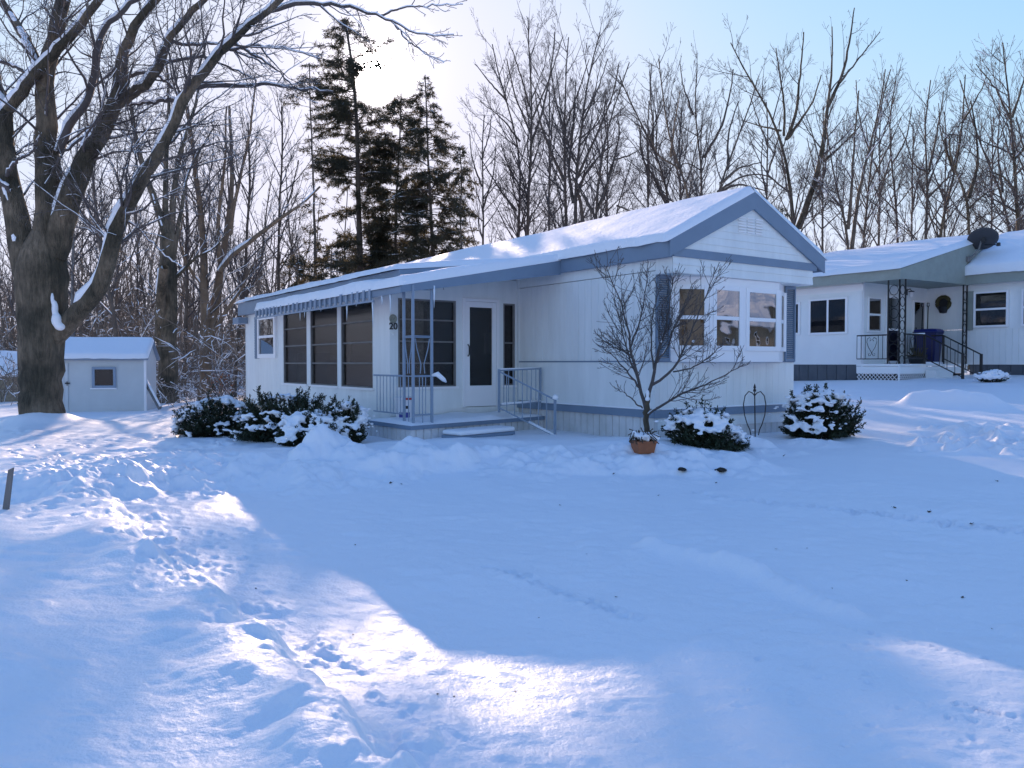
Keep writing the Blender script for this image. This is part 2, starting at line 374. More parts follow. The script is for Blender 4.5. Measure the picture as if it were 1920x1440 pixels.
    dz += .26 * np.exp(-(d / .26) ** 2) * (1 + .5 * fbm(al * 1.7, al * .2, 3, 7)) + .10 * np.exp(-(d / .9) ** 2)
    far_y = sstep(6.5, 8.0, Y)
    lawn = far_y * sstep(-2.2, -3.6, X) * sstep(19, 16, Y)
    dz += lawn * fbm(X * 2.4, Y * 2.4, 4, 23) * .045
    # tyre sweeps on the drive
    u = X * .55 + Y * .84
    dz += .016 * np.sin(u * 3.1 + 2 * vnoise(X * .4, Y * .4, 2)) * sstep(8.8, 7.5, Y) * sstep(-1.5, -.2, X)
    order = np.argsort(Y); Ys = Y[order]
    for (cx, cy, rad, dep, th, asp) in PITS:
        m = order[np.searchsorted(Ys, cy - rad * 2.4):np.searchsorted(Ys, cy + rad * 2.4)]
        m = m[np.abs(X[m] - cx) < rad * 2.4]
        if not len(m): continue
        ex = (X[m] - cx) * math.cos(th) + (Y[m] - cy) * math.sin(th); ey = -(X[m] - cx) * math.sin(th) + (Y[m] - cy) * math.cos(th)
        q2 = (ex / rad) ** 2 + (ey / (rad * asp)) ** 2
        dz[m] += -dep * np.exp(-q2 * 1.6) + dep * .45 * np.exp(-((np.sqrt(q2) - 1.25) / .35) ** 2)
    z[near] += dz
    return z
PITS = pits_list()
def build_ground():
    a0 = np.radians(np.r_[np.linspace(-180, -44, 60)[:-1], np.linspace(-44, 44, 720), np.linspace(44, 180, 60)[1:]])
    rr = np.r_[np.linspace(.25, 2.2, 10)[:-1], np.geomspace(2.2, 9, 330)[:-1], np.geomspace(9, 30, 360)[:-1], np.geomspace(30, 900, 70)]
    A, R = np.meshgrid(a0, rr); X = R * np.sin(A); Y = R * np.cos(A)
    Z = ground_z(X.ravel(), Y.ravel()).reshape(X.shape)
    nr, na = X.shape
    V = np.c_[X.ravel(), Y.ravel(), Z.ravel()]
    i, j = np.meshgrid(np.arange(nr - 1), np.arange(na - 1), indexing='ij')
    q = np.stack([i * na + j, i * na + j + 1, (i + 1) * na + j + 1, (i + 1) * na + j], -1).reshape(-1, 4)[:, ::-1]
    o = link_mesh("snow_ground", V, q, M['snow'], None, True)
    tag(o, kind='structure')
    return o
build_ground()
def gz(x, y): return float(ground_z(np.array([float(x)]), np.array([float(y)]))[0])

# ------------------------------------------------------------------ wall and roof helpers (local frame of a house)
def grooved(mb, a, b, z0, z1, n, step, gw=.012, gd=.012, th=.05):
    """vertical-groove panel from a to b (plan points), outward normal n"""
    a = np.array(a, float); b = np.array(b, float); L = np.linalg.norm(b - a); e = (b - a) / L; n = np.array(n, float)[:2]
    prof = [(0, 0)]; x = step * .5
    while x < L - gw:
        prof += [(x, 0), (x + gw * .3, -gd), (x + gw * .7, -gd), (x + gw, 0)]; x += step
    prof.append((L, 0))
    pts = [a + e * t + n * d for t, d in prof]
    vs = [(p[0], p[1], z) for p in pts for z in (z0, z1)]
    fs = [(2 * i, 2 * i + 2, 2 * i + 3, 2 * i + 1) for i in range(len(pts) - 1)]
    pa, pb = a - n * th, b - n * th; k = len(vs)
    vs += [(pa[0], pa[1], z0), (pa[0], pa[1], z1), (pb[0], pb[1], z0), (pb[0], pb[1], z1)]
    fs += [(k, k + 1, 1, 0), (2 * len(pts) - 2, 2 * len(pts) - 1, k + 3, k + 2), (k + 2, k + 3, k + 1, k)]
    mb.add(vs, fs)
def lapped(mb, rng, z0, z1, o, ex, n, course=.11, out=.012):
    """horizontal lap siding; rng(z) gives the x extent at a height"""
    z = z0
    while z < z1 - 1e-4:
        zt = min(z + course, z1)
        (xa, xb), (xc, xd) = rng(z), rng(zt)
        if xb - xa < .02: break
        P = lambda x, d, zz: (o[0] + ex[0] * x + n[0] * d, o[1] + ex[1] * x + n[1] * d, zz)
        xd = max(xd, xc)
        mb.add([P(xa, out, z), P(xb, out, z), P(xd, 0, zt), P(xc, 0, zt), P(xa, 0, z), P(xb, 0, z)], [(0, 1, 2, 3), (4, 5, 1, 0)])
        z = zt
def snow_slab(name, c, nu, nv, th, parent, seed=0, sag=.0, edge=.14, over=.04, lump=.35):
    """snow lying on a roof plane with corners c[0..3] (eave-near, eave-far, top-far, top-near)"""
    c = [np.array(p, float) for p in c]
    s, t = np.meshgrid(np.linspace(0, 1, nu), np.linspace(0, 1, nv), indexing='ij')
    P = (c[0][None, None] * ((1 - s) * (1 - t))[..., None] + c[1] * (s * (1 - t))[..., None] + c[2] * (s * t)[..., None] + c[3] * ((1 - s) * t)[..., None])
    Ls = np.linalg.norm(c[1] - c[0]); Lt = np.linalg.norm(c[3] - c[0])
    n = np.cross(c[1] - c[0], c[3] - c[0]); n = n / np.linalg.norm(n); n = n if n[2] > 0 else -n
    dn = (c[0] - c[3]) / Lt
    e = np.minimum(np.minimum(s, 1 - s) * Ls, t * Lt)
    prof = np.sqrt(np.clip(e / edge, 0, 1) * (2 - np.clip(e / edge, 0, 1)))
    nz = fbm(s * Ls * .45 + seed, t * Lt * .45, 2, seed) + .25 * fbm(s * Ls * 2.2, t * Lt * 2.2 + seed, 3, seed + 9)
    T = th * (.35 + .65 * prof) * (1 + lump * nz)
    T[0, :] = T[-1, :] = 0.002; T[:, 0] = 0.002
    top = P + n * T[..., None]
    rag = (fbm(s * Ls * 3.1 + seed, t * 0 + seed, 3, seed + 3) * .06 + over) * np.clip(1 - t * Lt / .12, 0, 1)
    top = top + dn * rag[..., None]
    V = np.r_[top.reshape(-1, 3), (P + n * .003).reshape(-1, 3)]; N = nu * nv
    i, j = np.meshgrid(np.arange(nu - 1), np.arange(nv - 1), indexing='ij'); b = i * nv + j
    q = np.stack([b, b + nv, b + nv + 1, b + 1], -1).reshape(-1, 4)
    if np.cross(c[1] - c[0], c[3] - c[0])[2] < 0: q = q[:, ::-1]
    return link_mesh(name, V, q, M['roof_snow'], parent, True)
def rect_window(parent, fr, w, h, kind='hung', frame=.07, depth=.06, m='white', glass='glass', back=None, name='window', sill=False):
    """fr=(origin lower-left, ex, n). frame is the part, panes are its sub-parts"""
    f = MB()
    f.obox(fr, 0, frame, 0, h, 0, depth); f.obox(fr, w - frame, w, 0, h, 0, depth)
    f.obox(fr, frame, w - frame, 0, frame, 0, depth - .002); f.obox(fr, frame, w - frame, h - frame, h, 0, depth - .002)
    panes = []
    if kind == 'hung':
        f.obox(fr, frame, w - frame, h * .5 - .03, h * .5 + .03, .005, depth - .008); panes = [(frame, w - frame, frame, h * .5 - .03), (frame, w - frame, h * .5 + .03, h - frame)]
    elif kind == 'slide':
        f.obox(fr, w * .5 - .03, w * .5 + .03, frame, h - frame, .005, depth - .008); panes = [(frame, w * .5 - .03, frame, h - frame), (w * .5 + .03, w - frame, frame, h - frame)]
    else: panes = [(frame, w - frame, frame, h - frame)]
    if sill: f.obox(fr, -.04, w + .04, -.05, -.002, 0, depth + .03)
    fo = f.build(name, M[m], parent, bevel=.004)
    for k, (x0, x1, z0, z1) in enumerate(panes):
        d = depth * .45 if k == 0 else depth * .6
        MB().obox(fr, x0 - .004, x1 + .004, z0 - .004, z1 + .004, d - .004, d).build('pane', M[glass], fo)
    if back: MB().obox(fr, .01, w - .01, .01, h - .01, .002, .006).build('pane_backing', M[back], fo)  # sheet behind the glass; the dark colours paint the unlit room, lace is cloth
    return fo
def scroll(cx, cz, r, turns, s, n=22):
    return [(cx + s * r * (1 - .75 * k / n) * math.cos(turns * 6.283 * k / n), cz + r * (1 - .75 * k / n) * math.sin(turns * 6.283 * k / n)) for k in range(n + 1)]

# ------------------------------------------------------------------ the mobile home
ANG = math.radians(34.78)
CV = np.array([math.cos(ANG), math.sin(ANG), 0]); CU = np.array([-math.sin(ANG), math.cos(ANG), 0])
HC = np.array([.1787 * 12.19, 12.19, 0])
EX, NU, NV = (1, 0, 0), (0, -1, 0), (-1, 0, 0)       # along the gable; outward normals of gable (u=0) and of the long wall (v=0)
FARU = 14.0
home = thing("mobile_home", "grey white mobile home with blue trim, bay window and enclosed porch", "mobile home", HC, ANG)
def in_home(v, u, z=0): return HC + CV * v + CU * u + np.array([0, 0, z])
w = MB()                                              # long wall with grooved siding (u from 0 to the porch and behind it)
grooved(w, (0, 3.62), (0, 0), 1.26, 2.62, NV, .17)
w.box(-.004, .05, 0.0, 3.62, .52, 1.235)
w.box(-.006, .05, 0.0, 3.62, 2.63, 2.90)
w.box(.02, .06, 3.62, FARU, .3, 2.95)
w.box(0.0, 3.4, FARU - .05, FARU, .3, 2.9)
w.box(3.36, 3.4, 0, FARU, .0, 2.9)
w.build("side_wall", M['siding'], home)
w = MB()                                              # gable wall behind the bay, corner boards
w.box(.05, 3.36, .0, .05, .2, 2.9)
grooved(w, (.0, -.004), (3.4, -.004), .50, 1.235, NU, .17, .014, .014)
w.build("gable_wall", M['siding'], home)
HF = -.35                                             # face of the projecting gable front
def gable_rng(z):
    t = (3.78 - z) / (3.78 - 2.90); hw = 1.83 * t
    return (1.8 - hw, 1.8 + hw)
g = MB(); fr0 = (0, HF, 0)
lapped(g, lambda z: (gable_rng(z)[0] + .04, gable_rng(z)[1] - .04), 2.93, 3.75, fr0, EX, NU, .115, .014)
lapped(g, lambda z: (.0, 3.42), 2.57, 2.82, fr0, EX, NU, .125, .014)
g.box(.0, 3.42, HF + .002, -.002, 2.565, 2.86)        # soffit box over the bay
g.add([(.02, HF + .004, 2.86), (3.58, HF + .004, 2.86), (1.8, HF + .004, 3.80)], [(0, 1, 2)])
g.build("gable_front", M['siding'], home)
vt = MB()                                             # louvre vent in the gable
for k in range(6):
    for q in range(3): vt.box(1.45 + q * .21, 1.45 + q * .21 + .17, HF - .03, HF - .012, 3.30 + k * .045, 3.30 + k * .045 + .018)
vt.build("gable_vent", M['white'], home)
# roof with fascia
EL, ER, RZ, EZ, RV = -.08, 3.68, 3.96, 3.03, 1.8
def slopez(v): return EZ + (RZ - EZ) * (v - EL) / (RV - EL) if v <= RV else EZ + (RZ - EZ) * (ER - v) / (ER - RV)
r = MB()
for a, b in ((EL, RV), (RV, ER)):
    za, zb = slopez(a), slopez(b)
    r.hexa([(a, HF - .02, za - .06), (b, HF - .02, zb - .06), (b, FARU + .2, zb - .06), (a, FARU + .2, za - .06), (a, HF - .02, za - .012), (b, HF - .02, zb - .012), (b, FARU + .2, zb - .012), (a, FARU + .2, za - .012)])
roof = r.build("roof", M['soffit'], home)
fa = MB()
fa.box(EL - .02, EL + .03, HF - .03, 2.9, EZ - .24, EZ - .005)                     # eave fascia, near part
fa.box(EL + .03, .0, HF, 2.9, EZ - .235, EZ - .21)
fa.box(ER - .03, ER + .02, HF - .03, FARU + .2, EZ - .22, EZ - .005)
for s in (-1, 1):                                                                 # rakes
    e = EL if s < 0 else ER; d = -.02 if s < 0 else .02
    fa.hexa([(e + d, HF - .055, EZ - .24), (RV, HF - .055, RZ - .27), (RV, HF - .02, RZ - .27), (e + d, HF - .02, EZ - .24), (e + d, HF - .055, EZ + .005), (RV, HF - .055, RZ), (RV, HF - .02, RZ), (e + d, HF - .02, EZ + .005)])
fa.build("fascia", M['blue'], home)
bt = MB()
MB().box(.0, 3.5, HF - .028, HF + .01, 2.81, 2.935).build("gable_band", M['blue'], home)
bt.box(-.012, 0, .0, 3.62, 1.236, 1.258); bt.box(-.03, -.005, -.02, 3.62, .38, .50); bt.box(-.03, 3.42, -.035, -.006, .38, .50)
bt.box(.0, 3.4, -.02, -.004, 1.236, 1.256)
bt.build("trim_band", M['blue'], home)
sb = MB(); sb.box(-.05, -.0, .2, 3.0, .502, .53); sb.box(.1, 3.3, -.05, -.0, .502, .525)
sb.build("ledge_snow", M['roof_snow'], home, bevel=.01)
sk = MB()
grooved(sk, (.012, 3.62), (.012, 0), -.3, .385, NV, .16, .02, .02); grooved(sk, (0, .012), (3.4, .012), -.3, .385, NU, .16, .02, .02)
sk.build("skirting", M['skirt'], home)
snow_slab("roof_snow", [(EL - .03, HF - .06, EZ), (EL - .03, FARU, EZ), (RV, FARU, RZ), (RV, HF - .06, RZ)], 260, 40, .13, roof, 3, edge=.10)
snow_slab("roof_snow", [(ER + .03, FARU, EZ), (ER + .03, HF - .06, EZ), (RV, HF - .06, RZ), (RV, FARU, RZ)], 160, 30, .13, roof, 8, edge=.10)
# bay window
BAYP = [(.30, .0), (.90, -.30), (2.58, -.30), (3.10, .0)]
b = MB()
for (z0, z1, sh) in ((1.24, 1.30, .015), (1.30, 1.42, 0.0), (2.44, 2.563, 0.0)):
    P = [(x, y - (sh if 0 < i < 3 else 0)) for i, (x, y) in enumerate(BAYP)]
    b.add([(x, y, z) for z in (z0, z1) for x, y in P], [(0, 1, 5, 4), (1, 2, 6, 5), (2, 3, 7, 6), (4, 5, 6, 7), (3, 2, 1, 0), (0, 4, 7, 3)])
for x, y in BAYP[1:3]: b.box(x - .035, x + .035, y - .012, y + .05, 1.42, 2.44)
b.box(1.62, 1.72, -.31, -.25, 1.42, 2.44); b.box(.28, .36, -.05, .0, 1.42, 2.44); b.box(3.04, 3.12, -.05, .0, 1.42, 2.44)
b.box(.40, 3.0, .052, .06, 1.3, 2.6)
bay = b.build("bay_window", M['white'], home)
def bay_sash(a, c):
    a = np.array(a); c = np.array(c); L = np.linalg.norm(c - a); e = (c - a) / L
    rect_window(bay, ((a[0], a[1], 1.42), (e[0], e[1]), (e[1], -e[0])), L, 1.02, 'hung', .075, .03, 'white', 'bay_glass', None, 'sash')
bay_sash((.37, -.035), (.865, -.282)); bay_sash((.935, -.30), (1.62, -.30)); bay_sash((1.72, -.30), (2.545, -.30)); bay_sash((2.615, -.282), (3.04, -.035))
cu = MB()
for a, c in (((.42, .0), (.9, -.22)), ((.95, -.2), (1.62, -.2)), ((1.72, -.2), (2.55, -.2)), ((2.6, -.2), (3.0, .0))):
    cu.add([(a[0], a[1], 1.44), (c[0], c[1], 1.44), (c[0], c[1], 2.43), (a[0], a[1], 2.43)], [(0, 1, 2, 3)])
cu.build("pane_backing", M['pane_backing'], bay)  # sheets behind the bay glass, reflections put into their brown pattern
def shutter(x0, x1, z0, z1):
    s = MB(); s.box(x0, x0 + .03, -.045, -.01, z0, z1); s.box(x1 - .03, x1, -.045, -.01, z0, z1); s.box(x0 + .03, x1 - .03, -.044, -.012, z0, z0 + .05); s.box(x0 + .03, x1 - .03, -.044, -.012, z1 - .05, z1)
    z = z0 + .06
    while z < z1 - .06:
        s.hexa([(x0 + .03, -.04, z), (x1 - .03, -.04, z), (x1 - .03, -.014, z + .02), (x0 + .03, -.014, z + .02), (x0 + .03, -.036, z + .008), (x1 - .03, -.036, z + .008), (x1 - .03, -.012, z + .028), (x0 + .03, -.012, z + .028)]); z += .034
    s.build("shutter", M['blue'], home)
shutter(.0, .285, 1.25, 2.56); shutter(3.115, 3.39, 1.25, 2.56)
# enclosed porch (sunroom): front at u=U1, side at v=-S
U1, S = 3.65, 2.66
WT, WB, TOP = 2.34, .80, 2.50
p = MB()
frF = ((-S, U1, 0), EX, NU)                             # x=0 at the outer corner
XF = lambda v: v + S
for v0, v1 in ((-S, -2.50), (-1.34, -1.215), (-.425, -.315), (-.045, .0)): p.obox(frF, XF(v0), XF(v1), .28, WT, -.08, 0)
p.obox(frF, 0, S, WT + .06, 2.78, -.08, .0); p.obox(frF, 0, XF(-1.215), WT, WT + .06, -.08, 0); p.obox(frF, XF(-.425), S, WT, WT + .06, -.08, 0)
p.obox(frF, XF(-2.50), XF(-1.34), .28, WB, -.08, -.002); p.obox(frF, XF(-.315), XF(-.045), .28, WB, -.08, -.002); p.obox(frF, XF(-1.215), XF(-.425), .28, .42, -.08, -.003)
sideF = ((-S, 0, 0), (0, 1, 0), NV)
bays = [(4.33, 5.76), (5.94, 7.38), (7.59, 9.06)]
edges = [3.732, 4.33, 5.76, 5.94, 7.38, 7.59, 9.06, 9.2]
for k in range(0, 8, 2): p.obox(sideF, edges[k], edges[k + 1], .2, WT, -.08, 0)
p.obox(sideF, 3.732, 9.2, WT, 2.62, -.08, -.001); p.obox(sideF, 3.732, 9.2, .2, WB - .03, -.08, -.001)
p.box(-.02, .0, 3.57, 3.65, .28, 2.9)
p.build("porch_wall", M['siding'], home)
fl = MB(); fl.box(-S + .09, .015, U1 + .09, 9.2, .36, .42); fl.box(-S + .09, -.0, 9.15, 9.19, .42, 2.5)
fl.build("porch_interior", M['inside'], home)
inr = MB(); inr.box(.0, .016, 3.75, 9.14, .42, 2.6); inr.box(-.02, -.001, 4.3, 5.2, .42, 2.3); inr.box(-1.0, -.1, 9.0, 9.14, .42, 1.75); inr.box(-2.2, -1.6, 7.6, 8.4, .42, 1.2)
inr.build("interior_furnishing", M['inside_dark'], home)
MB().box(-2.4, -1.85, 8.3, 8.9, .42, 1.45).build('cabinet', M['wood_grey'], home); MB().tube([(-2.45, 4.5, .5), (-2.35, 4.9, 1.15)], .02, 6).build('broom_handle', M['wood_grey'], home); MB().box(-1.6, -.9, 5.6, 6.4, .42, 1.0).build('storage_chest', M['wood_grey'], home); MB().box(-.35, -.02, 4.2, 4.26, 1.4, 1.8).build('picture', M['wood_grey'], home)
def jalousie(fr, w, z0, z1, bars, back=None):
    f = MB()
    for x in (0, w - .035): f.obox(fr, x, x + .035, z0, z1, -.05, -.01)
    f.obox(fr, .035, w - .035, z0, z0 + .03, -.05, -.012); f.obox(fr, .035, w - .035, z1 - .03, z1, -.05, -.012)
    for zb in bars: f.obox(fr, .035, w - .035, zb - .014, zb + .014, -.048, -.02)
    fo = f.build("jalousie_window", M['wood_grey'], home)
    MB().obox(fr, .03, w - .03, z0 + .02, z1 - .02, -.056, -.051).build("pane", M['screen'], fo)
    sn = MB(); sn.obox(fr, -.04, w + .04, z0 - .035, z0 + .004, -.01, .03); sn.build("sill", M['white'], fo)
    return fo
BZ = (1.22, 1.60, 1.98)
for a, c in bays: jalousie(((-S, a, 0), (0, 1, 0), NV), c - a, WB - .03, WT, BZ)
fw_ = jalousie(((-2.50, U1, 0), EX, NU), 1.16, WB, WT, BZ)
MB().box(-2.46, -1.95, U1 + .10, U1 + .12, WB + .02, WT - .02).build("lace_curtain", M['lace'], fw_)
jalousie(((-.315, U1, 0), EX, NU), .27, WB, WT, (1.60,))
for px0, px1, py in ((533, 577, 719), (642, 702, 727)): pass
# storm door
dr = MB(); fd = ((-1.215, U1, .42), EX, NU); DW, DH = .79, 1.98
for x0, x1, z0, z1 in ((0, .055, 0, DH), (DW - .055, DW, 0, DH), (.055, DW - .055, DH - .055, DH)): dr.obox(fd, x0, x1, z0, z1, -.06, .03)
for x0, x1, z0, z1 in ((.06, .15, .01, DH - .06), (DW - .15, DW - .06, .01, DH - .06), (.15, DW - .15, DH - .16, DH - .06), (.15, DW - .15, .01, .39)): dr.obox(fd, x0, x1, z0, z1, -.02, .022)
door = dr.build("storm_door", M['white'], home, bevel=.004)
MB().obox(fd, .145, DW - .145, .38, DH - .15, -.006, -.001).build("pane", M['screen'], door)
MB().tube([(-1.215 + .105, U1 - .03, .42 + .93), (-1.215 + .105, U1 - .075, .42 + .96), (-1.215 + .105, U1 - .075, .42 + 1.10), (-1.215 + .105, U1 - .03, .42 + 1.14)], .012, 8).build("handle", M['black'], door)
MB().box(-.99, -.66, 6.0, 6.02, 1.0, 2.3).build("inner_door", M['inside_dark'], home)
# wing behind the porch with a small window
wg = MB(); grooved(wg, (-S, 11.95), (-S, 9.2), .2, 2.47, NV, .13, .012, .012); wg.box(-S, 0, 11.9, 11.95, .0, 2.9)
wg.build("wing_wall", M['siding'], home)
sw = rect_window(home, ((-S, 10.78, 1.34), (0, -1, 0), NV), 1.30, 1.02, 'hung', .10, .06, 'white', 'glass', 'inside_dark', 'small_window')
s = MB()
for k in range(26): s.obox(((-S, 10.80, 1.33), (0, 1, 0), NV), .02, .30, k * .039 + .01, k * .039 + .034, .0, .03)
s.obox(((-S, 10.80, 1.33), (0, 1, 0), NV), 0, .32, 0, 1.03, -.01, .012)
s.build("shutter", M['blue'], home)
# upper wing roof (nearly flat) with its fascia, then the lower porch roof
ur = MB(); WE = -2.78
ur.hexa([(WE, 3.0, 2.66), (EL, 3.0, 2.98), (EL, 12.04, 2.98), (WE, 12.04, 2.66), (WE, 3.0, 2.735), (EL, 3.0, 3.055), (EL, 12.04, 3.055), (WE, 12.04, 2.735)])
ur.build("wing_roof", M['soffit'], home)
uf = MB(); uf.box(WE - .03, WE, 2.97, 12.06, 2.43, 2.742); uf.hexa([(WE, 2.97, 2.45), (EL, 2.97, 2.78), (EL, 3.0, 2.78), (WE, 3.0, 2.45), (WE, 2.97, 2.742), (EL, 2.97, 3.06), (EL, 3.0, 3.06), (WE, 3.0, 2.742)])
uf.box(WE, -S, 9.2, 12.04, 2.435, 2.45)
uf.build("wing_fascia", M['blue'], home)
snow_slab("wing_snow", [(WE - .05, 3.0, 2.745), (WE - .05, 12.1, 2.745), (EL + .1, 12.1, 3.07), (EL + .1, 3.0, 3.07)], 170, 40, .11, home, 5, edge=.12)
PO, PZ0, PZ1, PU0, PU1 = -3.16, 2.36, 2.95, 2.22, 9.35   # outer edge, outer and inner heights, extent
pr = MB()
pr.hexa([(PO, PU0, PZ0), (EL, PU0, PZ1), (EL, PU1, PZ1), (PO, PU1, PZ0), (PO, PU0, PZ0 + .035), (EL, PU0, PZ1 + .035), (EL, PU1, PZ1 + .035), (PO, PU1, PZ0 + .035)])
proof = pr.build("porch_roof", M['soffit'], home)
pf = MB()
pf.hexa([(PO, PU0 - .025, PZ0 - .06), (EL - .02, PU0 - .025, PZ1 - .19), (EL - .02, PU0, PZ1 - .19), (PO, PU0, PZ0 - .06), (PO, PU0 - .025, PZ0 + .045), (EL - .02, PU0 - .025, PZ1 + .045), (EL - .02, PU0, PZ1 + .045), (PO, PU0, PZ0 + .045)])
pf.box(PO - .025, PO, PU0 - .025, PU1, PZ0 - .07, PZ0 + .03)
pf.build("porch_fascia", M['blue'], home)
ga = MB()                                                # drip tabs along the outer edge
u = PU0 + 1.0
while u < PU1:
    ga.box(PO - .055, PO - .03, u, u + .07, PZ0 - .13, PZ0 + .06); u += .24
ga.box(PO - .05, PO - .03, PU0 + .9, PU1, PZ0 - .15, PZ0 - .12)
ga.build("gutter", M['blue_lt'], home)
snow_slab("porch_snow", [(PO - .02, PU0 - .03, PZ0 + .04), (PO - .02, PU1, PZ0 + .04), (EL + .15, PU1, PZ1 + .08), (EL + .15, PU0 - .03, PZ1 + .08)], 170, 60, .15, proof, 12, edge=.10, lump=.5)
rI = np.random.default_rng(4)
for k in range(16):
    u = [3.25, 4.3, 3.6, 2.9, 5.5, 6.1, 6.6, 7.3, 2.6, 3.9, 6.35, 8.1, 8.6, 5.0, 2.45, 3.1][k]; L = [.5, .34, .2, .16, .12, .16, .24, .1, .3, .12, .2, .1, .08, .1, .22, .35][k]
    v = PO + .0 if k not in (14, 15, 2) else -2.6
    z = PZ0 - .06 if v == PO else 2.43
    if v != PO: u = PU0 - .01
    MB().tube([(v, u, z), (v + .004, u, z - L * .4), (v, u, z - L)], [.022, .013, .002], 7).build("icicle", M['ice'], home, smooth=True)
eb = MB(); eb.box(-2.9, -2.66, 11.7, 12.2, 2.22, 2.38); eb.build("entry_hood", M['blue'], home)

# ------------------------------------------------------------------ house number and medallion
plq = thing("house_plaque", "round grey medallion with black house number 20 on pillar beside porch window", "wall plaque", in_home(-2.595, U1 - .005, 1.83), ANG)
md = MB()
md.lathe([(.0, .0), (.072, .0), (.075, .008), (.06, .018), (.05, .010), (.036, .016), (.022, .009), (.016, .02), (.0, .022)], 24)
mo = md.build("medallion", M['plaque'], plq, smooth=True); mo.rotation_euler = (math.pi / 2, 0, 0); mo.location = (-.005, -.002, .15)
tc = bpy.data.curves.new("house_number", 'FONT'); tc.body = "20"; tc.size = .16; tc.extrude = .004; tc.align_x = 'CENTER'; tc.offset = .003
tx = bpy.data.objects.new("number_text", tc); COL.objects.link(tx); me_ = bpy.data.meshes.new_from_object(tx.evaluated_get(bpy.context.evaluated_depsgraph_get())); bpy.data.objects.remove(tx)
to = bpy.data.objects.new("house_number", me_); COL.objects.link(to); to.parent = plq; to.rotation_euler = (math.pi / 2, 0, 0); to.location = (0, -.008, -.03); me_.materials.clear(); me_.materials.append(M['black'])
bs = MB(); bs.lathe([(.0, 0), (.03, .0), (.02, .012), (.0, .014)], 5); bo = bs.build("lower_ornament", M['siding'], plq); bo.rotation_euler = (math.pi / 2, 0, 0); bo.location = (0.01, -.002, -.11)

# ------------------------------------------------------------------ porch deck, rails, posts
dk = thing("porch_deck", "low snow covered porch deck with blue metal railings and lattice post", "porch", HC, ANG)
DP = [(-3.08, 2.08), (.0, 2.78), (.0, U1), (-3.08, U1)]
d_ = MB()
d_.add([(x, y, z) for z in (.20, .262) for x, y in DP], [(3, 2, 1, 0), (4, 5, 6, 7), (0, 1, 5, 4), (1, 2, 6, 5), (2, 3, 7, 6), (3, 0, 4, 7)])
d_.build("floor", M['blue'], dk)
ds = MB(); n_ = 40
def inpoly(a, c): return (DP[0][0] * (1 - a) + DP[1][0] * a, (DP[0][1] * (1 - a) + DP[1][1] * a) * (1 - c) + U1 * c)
vs = []; fs = []
for i in range(n_ + 1):
    for j in range(15):
        x, y = inpoly(i / n_, j / 14 * .97); e_ = min(i, n_ - i) / 2; e2 = j / 1.2
        h = .055 * min(1, e_ ** .5) * min(1, e2 ** .5) * (1 + 1.2 * float(vnoise(np.array([x * 2.2]), np.array([y * 2.2]), 4)[0])); vs.append((x, y, .264 + h))
fs = [(i * 15 + j, (i + 1) * 15 + j, (i + 1) * 15 + j + 1, i * 15 + j + 1) for i in range(n_) for j in range(14)]
ds.add(vs, fs); ds.build("deck_snow", M['roof_snow'], dk, smooth=True)
e_ = MB()
dn = np.array([DP[1][1] - DP[0][1], -(DP[1][0] - DP[0][0])]); dn = dn / np.linalg.norm(dn)
grooved(e_, (DP[0][0] + .03, DP[0][1] + .03), (DP[1][0], DP[1][1] + .03), -.35, .2, dn, .155, .022, .025)
grooved(e_, (DP[3][0] + .03, DP[3][1]), (DP[0][0] + .03, DP[0][1] + .03), -.35, .2, NV, .155, .022, .025)
e_.build("deck_skirt", M['skirt'], dk)
rz0 = .30
def edge_pt(v): t = (v - DP[0][0]) / (DP[1][0] - DP[0][0]); return DP[0][1] + t * (DP[1][1] - DP[0][1]) + .07
cp = (-2.98, edge_pt(-2.98) + .02)                         # corner post
po = MB()
PS = [cp, (cp[0], cp[1] + .30), (cp[0] + .36, cp[1] + .06)]
for q in PS: po.box(q[0] - .018, q[0] + .018, q[1] - .018, q[1] + .018, .262, 2.42 + (q[0] + 2.98) * .19)
for a_, c_ in ((PS[0], PS[1]), (PS[0], PS[2])):
    for z in (1.02, 1.62, 1.64, 2.36): po.tube([(a_[0], a_[1], z), (c_[0], c_[1], z)], .009, 5)
    mx = lambda t: (a_[0] + (c_[0] - a_[0]) * t, a_[1] + (c_[1] - a_[1]) * t)
    po.tube([(*mx(.12), 1.6), (*mx(.2), 1.45), (*mx(.42), 1.2), (*mx(.38), 1.06)], .008, 5); po.tube([(*mx(.88), 1.6), (*mx(.8), 1.45), (*mx(.58), 1.2), (*mx(.62), 1.06)], .008, 5)
    po.tube([(*mx(.5), .29), (*mx(.5), 1.02)], .008, 5)
po.build("trellis_post", M['blue_lt'], dk)
def rail(a, b, zt, zb, n, m, parent, snow=True, post_ends=(True, True)):
    t = MB(); a = np.array(a); b = np.array(b)
    P = lambda s, z: (a[0] + (b[0] - a[0]) * s, a[1] + (b[1] - a[1]) * s, z)
    L = np.linalg.norm(b - a)
    t.tube([P(0, zt[0]), P(1, zt[1])], .016, 6); t.tube([P(0, zb[0]), P(1, zb[1])], .013, 6)
    for k in range(1, n): s_ = k / n; t.tube([P(s_, zb[0] + (zb[1] - zb[0]) * s_), P(s_, zt[0] + (zt[1] - zt[0]) * s_)], .0075, 5)
    for s_, f in zip((0, 1), post_ends):
        if f: q = P(s_, 0); t.box(q[0] - .017, q[0] + .017, q[1] - .017, q[1] + .017, zb[0 if s_ == 0 else 1] - .12, zt[0 if s_ == 0 else 1] + .02)
    t.build("railing", m, parent)
rail((cp[0], cp[1] + .3), (-2.98, 3.6), (1.02, 1.02), (.42, .42), 9, M['blue_lt'], dk, post_ends=(False, False))
